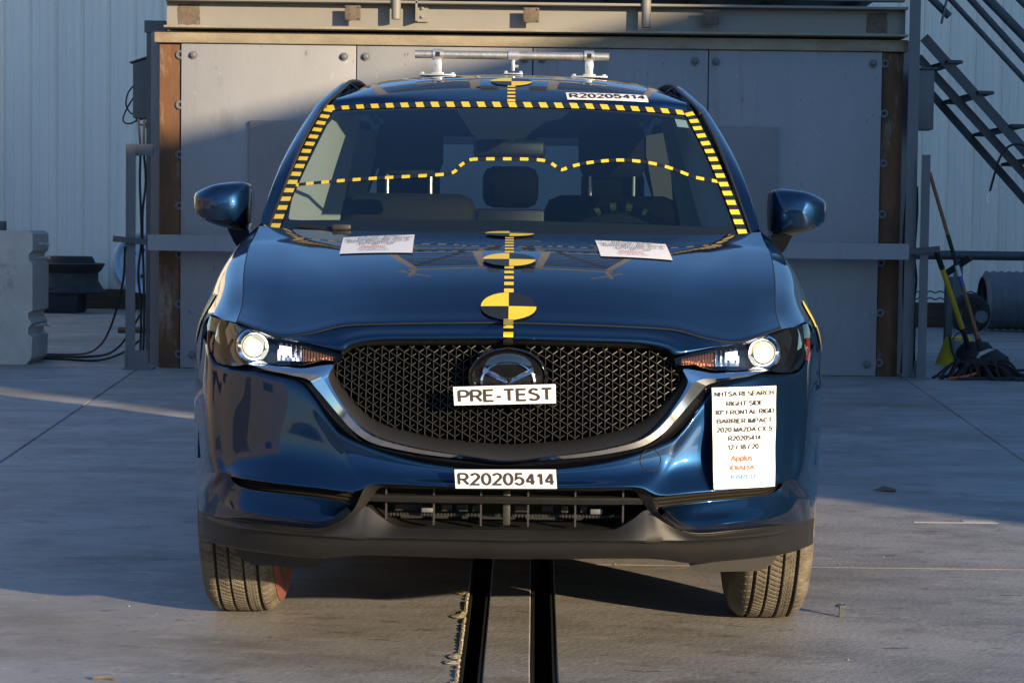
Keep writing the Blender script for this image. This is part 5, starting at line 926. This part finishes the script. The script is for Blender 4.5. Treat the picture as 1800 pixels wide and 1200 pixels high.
# --- headlights
lens2 = [(p[0], p[2]) for p in D['lens']]
for s in (1, -1):
    v, f, nb = patch(lens2, .018); sg = s
    hl = mk('headlight', [(-s * q.x * -1 if s == 1 else -q.x, 0, 0) for q in v] and [((q.x if s == 1 else -q.x), nose(q.x, q.y) - .001, q.y) for q in v], f, M['lens'], car, True, None)
    fx = (lambda x: x) if s == 1 else (lambda x: -x)
    # bowl
    P = [v[i] for i in range(nb)]; cxx = sum(p.x for p in P) / nb; czz = sum(p.y for p in P) / nb; V = []
    for p in P:
        for k, dy in ((1.0, .003), (.97, .02), (.93, .075)): x, z = cxx + (p.x - cxx) * k, czz + (p.y - czz) * k; V.append((fx(x), nose(x, z) + dy, z))
    mk('bowl_wall', V, [(3 * i + k, 3 * i + k + 1, 3 * ((i + 1) % nb) + k + 1, 3 * ((i + 1) % nb) + k) for i in range(nb) for k in range(2)], M['gloss'], hl)
    mk('bowl_floor', [(fx(cxx + (q.x - cxx) * .95), nose(q.x, q.y) + .070, czz + (q.y - czz) * .95) for q in v], f, M['gloss'], hl)
    px_, py_, pz_ = D['proj']; px_ = fx(px_)
    B = Bag(); B.lathe([(.044, .03), (.046, -.004), (.041, -.008), (.033, -.003), (.031, .008), (.031, .03)], (px_, py_ - .004, pz_), 'y', 40); B.make('projector_ring', M['chromeb'], hl)
    B = Bag(); B.lathe([(.0295, .012), (.0285, .0), (.024, -.008), (.014, -.013), (0, -.015)], (px_, py_ - .002, pz_), 'y', 32); B.make('projector_lens', M['lampglass'], hl)
    B = Bag(); B.lathe([(.0225, -.004), (.0205, -.0130), (.013, -.0168), (0, -.0185)], (px_ + fx(-1) * -.002, py_ - .0025, pz_ - .004), 'y', 28); B.make('projector_lamp', M['lamp'], hl)
    B = Bag(); B.lathe([(.050, .02), (.053, .0), (.050, -.003), (.047, 0)], (px_, py_ + .012, pz_), 'y', 40); B.make('ring_bezel', M['gloss'], hl)
    q4 = D['drl']
    def quad(pts, name, m, n1=6, n2=4, lift=0):
        pts = np.array(pts); V = []
        for i in range(n1 + 1):
            for j in range(n2 + 1):
                u, t = i / n1, j / n2; p = (pts[0] * (1 - u) + pts[1] * u) * (1 - t) + (pts[3] * (1 - u) + pts[2] * u) * t
                V.append((fx(p[0]), p[1] + lift + (.006 if i % 2 else 0) + .010 * (t - .5) ** 2, p[2]))
        return mk(name, V, gridfaces(n1 + 1, n2 + 1), m, hl, False)
    quad([q4[0], q4[1], q4[2], q4[3]], 'reflector', M['refl'], 10, 5)
    a = np.array(q4); c0 = a.mean(0); quad([c0 + (p - c0) * .5 + np.array([-.010, -.006, .006]) for p in a], 'daytime_lamp', M['drl'], 4, 4)
    t5 = D['turn']; quad([t5[0], t5[1], t5[2], t5[4]], 'turn_reflector', M['amber'], 22, 4)
    if s == -1: pass
    mkx = [D['lens'][21], D['lens'][20]]
    P = [(fx(p[0] + .012), p[1] + .002, p[2]) for p in (D['lens'][21], D['lens'][20], D['lens'][19])]
    Bag().tube(resample([(fx(-.805), nose(.805, .80) + .012, .845), (fx(-.808), nose(.808, .80) + .010, .815), (fx(-.800), nose(.80, .78) + .010, .785)], 3), .006, 6).make('side_marker', M['redlens'], hl)
# --- door mirrors
ml = NP('mirror_l'); foot = NP('mirror_foot_l'); spl = NP('mirror_split_l')
for s in (1, -1):
    P = ml; c0 = P.mean(0); d_ = resample(np.c_[np.concatenate([P, P[:1]]), np.zeros(len(P) + 1)], 4)[:-1, :2]; n_ = len(d_)
    prof = [(.93, 1.735), (.985, 1.725), (1.0, 1.68), (1.0, 1.625), (.985, 1.592), (.94, 1.565), (.84, 1.543), (.66, 1.527), (.4, 1.518), (.0, 1.515)]
    V = []
    hw = (d_.max(0) - d_.min(0)) / 2; c0 = (d_.max(0) + d_.min(0)) / 2; wq = lambda k: 1 if k < 5 else max(0, 1 - (k - 4) / 4)
    for k, (f_, y) in enumerate(prof):
        for p in d_:
            pe = c0 + np.array([hw[0] * math.cos(math.atan2((p - c0)[1] / hw[1], (p - c0)[0] / hw[0])), hw[1] * math.sin(math.atan2((p - c0)[1] / hw[1], (p - c0)[0] / hw[0]))]) * .95; p_ = p * wq(k) + pe * (1 - wq(k)); q = c0 + (p_ - c0) * f_ + np.array([0, .004 * (1 - f_)]); V.append((q[0] * (1 if s == -1 else -1), y + .35 * max(0, -.95 - q[0]) * (1 - abs(f_ - .9) * 0), q[1]))
    Fc = gridfaces(len(prof), n_, 0, None, True); zs = lambda x: float(np.interp(-abs(x), spl[:, 0], spl[:, 1]))
    up = [f for f in Fc if sum(V[i][2] - zs(V[i][0]) for i in f) > 0]; dn = [f for f in Fc if f not in up]
    def sub(fs, off):
        ids = sorted({i for f in fs for i in f}); m_ = {i: k for k, i in enumerate(ids)}; return [V[i] for i in ids], [tuple(m_[i] for i in f) for f in fs]
    vv, ff = sub(up, 0); cap = mk('door_mirror', vv, ff, M['paint'], car, True, 60, True)
    vv, ff = sub(dn, 0); vv = [((x - c0[0] * (1 if s == -1 else -1)) * .985 + c0[0] * (1 if s == -1 else -1), y + .004, z) for x, y, z in vv]; mk('mirror_shell', vv, ff, M['gloss'], cap, True, 60, True)
    mk('mirror_glass', [(V[i][0], 1.73, V[i][2]) for i in range(n_)], [tuple(range(n_))], M['chromeb'], cap, False)
    B = Bag(); Pf_ = [(p[0] * (1 if s == -1 else -1), p[1]) for p in foot]; B.prism(Pf_, 1.60, 1.70); B.make('mirror_foot', M['gloss'], cap)
    xs = [spl[0][0] - .004, spl[1][0], spl[2][0], spl[3][0]]; zz = [spl[0][1], spl[1][1], spl[2][1], spl[3][1]]
# --- wheels
def tyre_mesh():
    nA, R0 = 600, .361; ws_ = []
    prof = []
    for w_ in np.linspace(-.092, .092, 61): prof.append((w_, R0 - .013 * (abs(w_) / .090) ** 8 - .002 * (w_ / .09) ** 2))
    left = [(-.097, .228), (-.106, .25), (-.110, .285), (-.107, .318), (-.099, .338)]
    prof = left + prof + [(-w_, r) for w_, r in left[::-1]]
    V = []; gm = []
    for k in range(nA):
        a = 2 * math.pi * k / nA
        for w_, r in prof:
            dep = 0
            if r > .335 and abs(w_) <= .092:
                for gx in (-.059, -.0205, .0205, .059):
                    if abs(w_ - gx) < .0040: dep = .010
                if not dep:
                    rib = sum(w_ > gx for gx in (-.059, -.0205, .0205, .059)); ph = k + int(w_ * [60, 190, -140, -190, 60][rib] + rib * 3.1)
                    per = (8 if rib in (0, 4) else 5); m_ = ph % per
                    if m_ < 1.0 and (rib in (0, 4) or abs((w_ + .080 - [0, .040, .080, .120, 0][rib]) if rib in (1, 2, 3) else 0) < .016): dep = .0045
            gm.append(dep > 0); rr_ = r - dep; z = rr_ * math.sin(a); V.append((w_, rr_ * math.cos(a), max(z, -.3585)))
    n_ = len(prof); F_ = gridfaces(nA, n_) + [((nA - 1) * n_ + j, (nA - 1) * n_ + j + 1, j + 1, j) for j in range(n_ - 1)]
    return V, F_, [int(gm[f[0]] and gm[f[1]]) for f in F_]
tv, tf, tm = tyre_mesh(); wheel = None
for s, y in ((-1, .93), (1, .93), (-1, 3.63), (1, 3.63)):
    wh_ = None
    if wheel is None:
        tyre = mk('tyre', tv, tf, None, car, True, 28, mats=[M['rubber'], M['groove']], mi=tm)
        B = Bag(); B.lathe([(.232, -.10), (.225, -.09), (.21, .08), (.228, .10), (.20, .095), (.19, .02), (0, .02)], (0, 0, 0), 'x', 40); rim = B.make('rim', M['alloy'], tyre)
        B = Bag()
        for k in range(5):
            a = k * 1.2566; B.bar((.06, .03 * math.cos(a), .03 * math.sin(a)), (.09, .22 * math.cos(a), .22 * math.sin(a)), .05, .03)
        spk = B.make('spokes', M['alloy'], tyre, False); wheel = tyre; o = tyre
    else:
        o = copyobj(wheel, car); r2 = copyobj(rim, o); s2_ = copyobj(spk, o)
    o.matrix_parent_inverse = world(car).inverted(); o.location = (s * .760, y, .3585 + .0005)
    if s == -1: o.rotation_euler = (0, 0, math.pi)
    o.name = 'wheel'
mkr = Bag(); V = []
for k in range(60):
    a = 2 * math.pi * k / 60
    for x, r in ((.0955, .236), (.1075, .258), (.1145, .287), (.1115, .316), (.1035, .333)): V.append((-.760 + x, .93 + r * math.cos(a), .359 + r * math.sin(a)))
mk('chalk_ring', V, gridfaces(60, 5, 0) + [(59 * 5 + j, 59 * 5 + j + 1, j + 1, j) for j in range(4)], M['red'], car)
for s in (-1, 1):                                       # air deflectors in front of the tyres
    P = [(s * .505, .215), (s * .515, .195), (s * .53, .190), (s * .70, .196), (s * .735, .215), (s * .76, .26), (s * .76, .34), (s * .505, .34)]
    V = []; B = Bag(); B.prism(P, .505, .525); B.make('air_deflector', M['black'], car)
# --- round tow cover
cp_ = D['cap']; ring = []
for k in range(33):
    a = 2 * math.pi * k / 32; x, z = cp_[0] + .0265 * math.cos(a), cp_[2] + .0265 * math.sin(a)
    h = bump_bvh.ray_cast(Vector((x, -1, z)), Vector((0, 1, 0))); ring.append((x, (h[0].y if h[0] else cp_[1]) - .0006, z))
Bag().tube(ring, .0013, 5, False).make('tow_cover_seam', M['dark'], car)
# panel seams
def seam(P, name='panel_seam', r=.0028): Bag().tube(P, r, 5).make(name, M['dark'], car)
for s in (1, -1):
    n0 = Gh.shape[1]; ed = Gh[5:, -1] if s == -1 else Gh[5:, 0]; seam([(p[0] + (.001 if p[0] > 0 else -.001), p[1], p[2] - .003) for p in ed])
fr_ = Gh[5]; seam([(p[0], p[1] - .002, p[2] - .001) for p in fr_], r=.0022)
# --- tapes, discs, labels
def down(bvhs, x, y):
    best = None
    for b_ in bvhs:
        h = b_.ray_cast(Vector((x, y, 3)), Vector((0, 0, -1)))
        if h[0] is not None and (best is None or h[0].z > best[0].z): best = h
    return best
def striped(name, P, width, nseg, lift, normal_y=True, surf=None, par=None, sub=2, slant=0, start=0, duty=.5):
    """yellow and black tape along the 3-D path P"""
    P = np.array(P, float); d = np.r_[0, np.cumsum(np.linalg.norm(np.diff(P, axis=0), axis=1))]; L_ = d[-1]
    at = lambda s_: np.array([np.interp(s_, d, P[:, k]) for k in range(3)])
    V = []; F_ = []; mi = []
    edges = []
    pos = 0; k = 0; per = L_ / nseg * 2
    while pos < L_ - 1e-6:
        ln_ = per * (duty if (k + start) % 2 == 0 else 1 - duty); e = min(L_, pos + ln_)
        for q in range(sub):
            a, b_ = pos + (e - pos) * q / sub, pos + (e - pos) * (q + 1) / sub
            n0 = len(V)
            for s_ in (a, b_):
                p = at(s_); t = at(min(s_ + .004, L_)) - at(max(s_ - .004, 0)); t /= np.linalg.norm(t) + 1e-9
                if normal_y: w_ = np.array([-t[2], 0, t[0]])
                else: w_ = np.array([-t[1], t[0], 0])
                w_ /= np.linalg.norm(w_) + 1e-9
                for sg in (-1, 0, 1):
                    v = p + w_ * width / 2 * sg + t * slant * sg; V.append(surf(v, lift) if surf else v)
            F_ += [(n0, n0 + 1, n0 + 4, n0 + 3), (n0 + 1, n0 + 2, n0 + 5, n0 + 4)]; mi += [(k + start) % 2] * 2
        pos = e; k += 1
    return mk(name, V, F_, None, par or car, False, mats=[M['yellow'], M['tblack']], mi=mi)
on_glass = lambda v, l: (v[0], glass_y(v[0], v[2]) - l, v[2])
striped('marker_tape', resample(D['side_tape_l'], 4), .031, 31, .006, True, on_glass, ws, 1, -.006)
striped('marker_tape', resample(D['side_tape_r'], 4), .030, 29, .008, True, on_glass, ws, 1, .006)
striped('marker_tape', resample(D['top_tape'], 6), .020, 48, .0045, True, on_glass, ws, 1, -.004)
striped('marker_tape', resample(D['wave'], 5), .0105, 58, .003, True, on_glass, ws, 2)
on_hood = lambda v, l: (lambda h: tuple(h[0] + h[1] * (l if h[1].z > 0 else -l)) if h else (v[0], v[1], v[2]))(down((hood_bvh, panel_bvh), v[0], v[1]))
def on_front(v, l):
    if v[1] > .150: return on_hood(v, l)
    if v[2] < pz0: return (v[0], v[1] - l * 1.3, v[2])
    h = panel_bvh.ray_cast(Vector((v[0], -1, min(max(v[2], pz0 + .0005), .8885))), Vector((0, 1, 0)))
    return (v[0], h[0].y - l * 1.3, h[0].z + l * .3) if h[0] is not None else tuple(v)
pz0 = float(NP('front_panel')[3][0][2]); P = [on_front(np.array((-.001, .0, z)), 0) for z in np.linspace(pz0 + .001, .888, 24)]
P = [(-.001, P[0][1] + .010, pz0 - .012), (-.001, P[0][1] + .002, pz0 - .005)] + P
P += [on_hood(np.array((-.001, y, 0)), 0) for y in np.linspace(.158, .995, 90) if down((hood_bvh,), -.001, y)]
striped('centre_tape', P, .025, 54, .0024, False, on_front, hood, 3, 0, 1)
on_roof = lambda v, l: (lambda h: tuple(h[0] + h[1] * (l if h[1].z > 0 else -l)) if h else tuple(v))(down((roof_bvh,), v[0], v[1]))
P = [on_roof(np.array((-.001, y, 0)), 0) for y in np.linspace(1.935, 2.22, 20)]
striped('centre_tape', P, .027, 14, .002, False, on_roof, roof, 2)
def disc(name, cx, cy, r, surf, par, lift, plane='xy', flip=False):
    V = []; F_ = []; mi = []
    for q in range(4):
        n0 = len(V)
        for i in range(6):
            for k in range(9):
                a = (q + k / 8) * math.pi / 2; rr_ = r * (i / 5); V.append(surf((cx + rr_ * math.cos(a), cy + rr_ * math.sin(a), 0), lift))
        F_ += gridfaces(6, 9, n0); mi += [(0 if q % 2 else 1) ^ int(flip)] * (5 * 8)
    return mk(name, V, F_, None, par, False, mats=[M['yellow'], M['tblack']], mi=mi)
for (x, y, z) in D['disc']: disc('target_disc', -.001, max(y, .214), .0725, on_hood, hood, .0056)
disc('target_disc', -.001, 2.185, .0725, on_roof, roof, .003)
for s in (1, -1):
    def on_side(v, l):
        h = side_bvh.ray_cast(Vector((2, v[0], v[1])), Vector((-1, 0, 0)))
        p = h[0] + h[1] * (l if h[1].x > 0 else -l) if h[0] is not None else Vector((.88, v[0], v[1])); return (p.x * s, p.y, p.z)
    disc('target_disc', .755, .862, .0725, on_side, car, .003, flip=False)
def label(name, corners, lines, surf, par, wave=0, n=36):
    TL, TR, BR, BL = [np.array(c, float) for c in corners]
    W0, H0 = np.linalg.norm(TR - TL), np.linalg.norm(BL - TL)
    P = lambda u, v: (TL * (1 - u) + TR * u) * (1 - v) + (BL * (1 - u) + BR * u) * v
    V = [surf(P(i / n, j / n), 0) for j in range(n + 1) for i in range(n + 1)]
    lb = mk(name, V, gridfaces(n + 1, n + 1), M['paper'], par, True, None)
    groups = {}
    for txt, cu, cv, h, m, wmax in lines:
        tv_, tf_ = text2d(txt, .19 if h > .3 else .18); ext = tv_.max(0) - tv_.min(0); k = h * H0; wd = ext[0] * k; sx = wmax * W0 / wd if wmax else 1
        bag = groups.setdefault(m, Bag())
        bag.add([surf(P(cu + x * k * sx / W0, cv - y * k / H0), (.003 if h < .3 else .0015) + .00015 * q) for x, y, q in tv_], tf_)
    for m, bag in groups.items(): mk('lettering', bag.v, bag.f, M[m], lb, False)
    return lb
flat = lambda v, l: (v[0], v[1] - l, v[2])
pt_ = NP('pretest'); y0 = float(pt_[:, 1].min()) - .022; pt_[:, 1] = y0
pre = label('test_label', pt_, [('PRE-TEST', .5, .51, .72, 'ink', .92)], flat, car)
rp = NP('rplate'); rp[:, 1] = rp[:, 1].min() - .004
label('number_label', rp, [('R20205414', .5, .50, .70, 'ink', .95)], flat, car)
LN = [('NHTSA RESEARCH', .5, .065, .052, 'ink', .92), ('RIGHT SIDE', .5, .160, .052, 'ink', .57), ('30° FRONTAL RIGID', .5, .245, .052, 'ink', .95), ('BARRIER IMPACT', .5, .333, .052, 'ink', .86), ('2020 MAZDA CX-5', .5, .420, .052, 'ink', .88), ('R20205414', .5, .505, .052, 'ink', .51), ('12 / 18 / 20', .48, .592, .052, 'ink', .49), ('Applus', .45, .70, .062, 'inkr', .34), ('IDIADA', .46, .795, .050, 'inkr', .39), ('KARCO', .48, .885, .050, 'inkb', .39)]
nt_ = NP('notice')
def on_notice(v, l):
    t = min(max((nt_[0][2] - v[2]) / (nt_[0][2] - nt_[2][2]), 0), 1)
    return (v[0], nose(v[0], v[2]) - .010 - .036 * max(0, (t - .45) / .55) ** 1.3 - l + .0035 * math.sin(v[2] * 55 + v[0] * 20), v[2])
label('notice_sheet', nt_, LN, on_notice, car, n=48)
def hood_sheet(v, l): p = on_hood(v, .003); return (p[0], p[1], p[2] + l)
for q in D['hood_label']: label('notice_sheet', q, LN, hood_sheet, hood)
def roof_sheet(v, l): p = on_roof(v, .003); return (p[0], p[1], p[2] + l)
label('number_label', [(.185, 2.035, 0), (.462, 2.05, 0), (.466, 1.985, 0), (.19, 1.962, 0)], [('R20205414', .5, .5, .68, 'ink', .93)], roof_sheet, roof)
# ================================================================ pipe bar on the roof
rb = empty('roof_bar', (0, 2.55, 1.7), 'galvanised pipe bar held by three clamps across the car roof', 'pipe bar')
yb, zb_ = 2.55, 1.763; Bag().tube([(-.355, yb, zb_), (.355, yb, zb_ - .002)], .0150, 18).make('pipe', M['galv'], rb)
for x in (-.272, .282):
    B = Bag(); B.lathe([(.0152, -.018), (.020, -.018), (.020, .018), (.0152, .018)], (x, yb, zb_), 'x', 20); B.box((x - .014, yb - .016, down((roof_bvh,), x, yb)[0].z + .012), (x + .014, yb + .016, zb_ - .019), .003); B.lathe([(0, -.021), (.007, -.021), (.007, -.015)], (x, yb, zb_ - .036), 'y', 10); cl_ = B.make('clamp', M['alum'], rb)
    B = Bag(); zr = down((roof_bvh,), x, yb)[0].z
    B.box((x - .066, yb - .035, zr), (x + .066, yb + .035, zr + .007), .002); B.box((x - .022, yb - .02, zr + .007), (x + .022, yb + .02, zr + .014), .002)
    for dx_ in (-.055, .055): B.lathe([(0, .014), (.007, .013), (.008, .005)], (x + dx_, yb - .02, zr), 'z', 10)
    B.make('base_plate', M['alum'], rb)
    Bag().box((x - .008, yb - .021, zb_ - .008), (x + .008, yb - .0195, zb_ + .008), .0).make('set_screw', M['dark'], cl_, False)
B = Bag(); B.lathe([(.0152, -.019), (.0195, -.019), (.0195, .019), (.0152, .019)], (.005, yb, zb_), 'x', 20); B.box((-.001, yb - .008, zb_ - .058), (.010, yb + .008, zb_ - .018), .002); B.lathe([(0, -.012), (.006, -.012), (.006, .012), (0, .012)], (.012, yb, zb_ - .040), 'x', 10); B.make('clamp', M['alum'], rb)
zr = down((roof_bvh,), 0.005, yb)[0].z; B = Bag(); B.box((-.03, yb - .03, zr), (.04, yb + .03, zr + .006), .002)
for dx_ in (-.022, .032): B.lathe([(0, .014), (.006, .013), (.007, .005)], (dx_, yb - .02, zr), 'z', 10)
B.make('base_plate', M['alum'], rb)
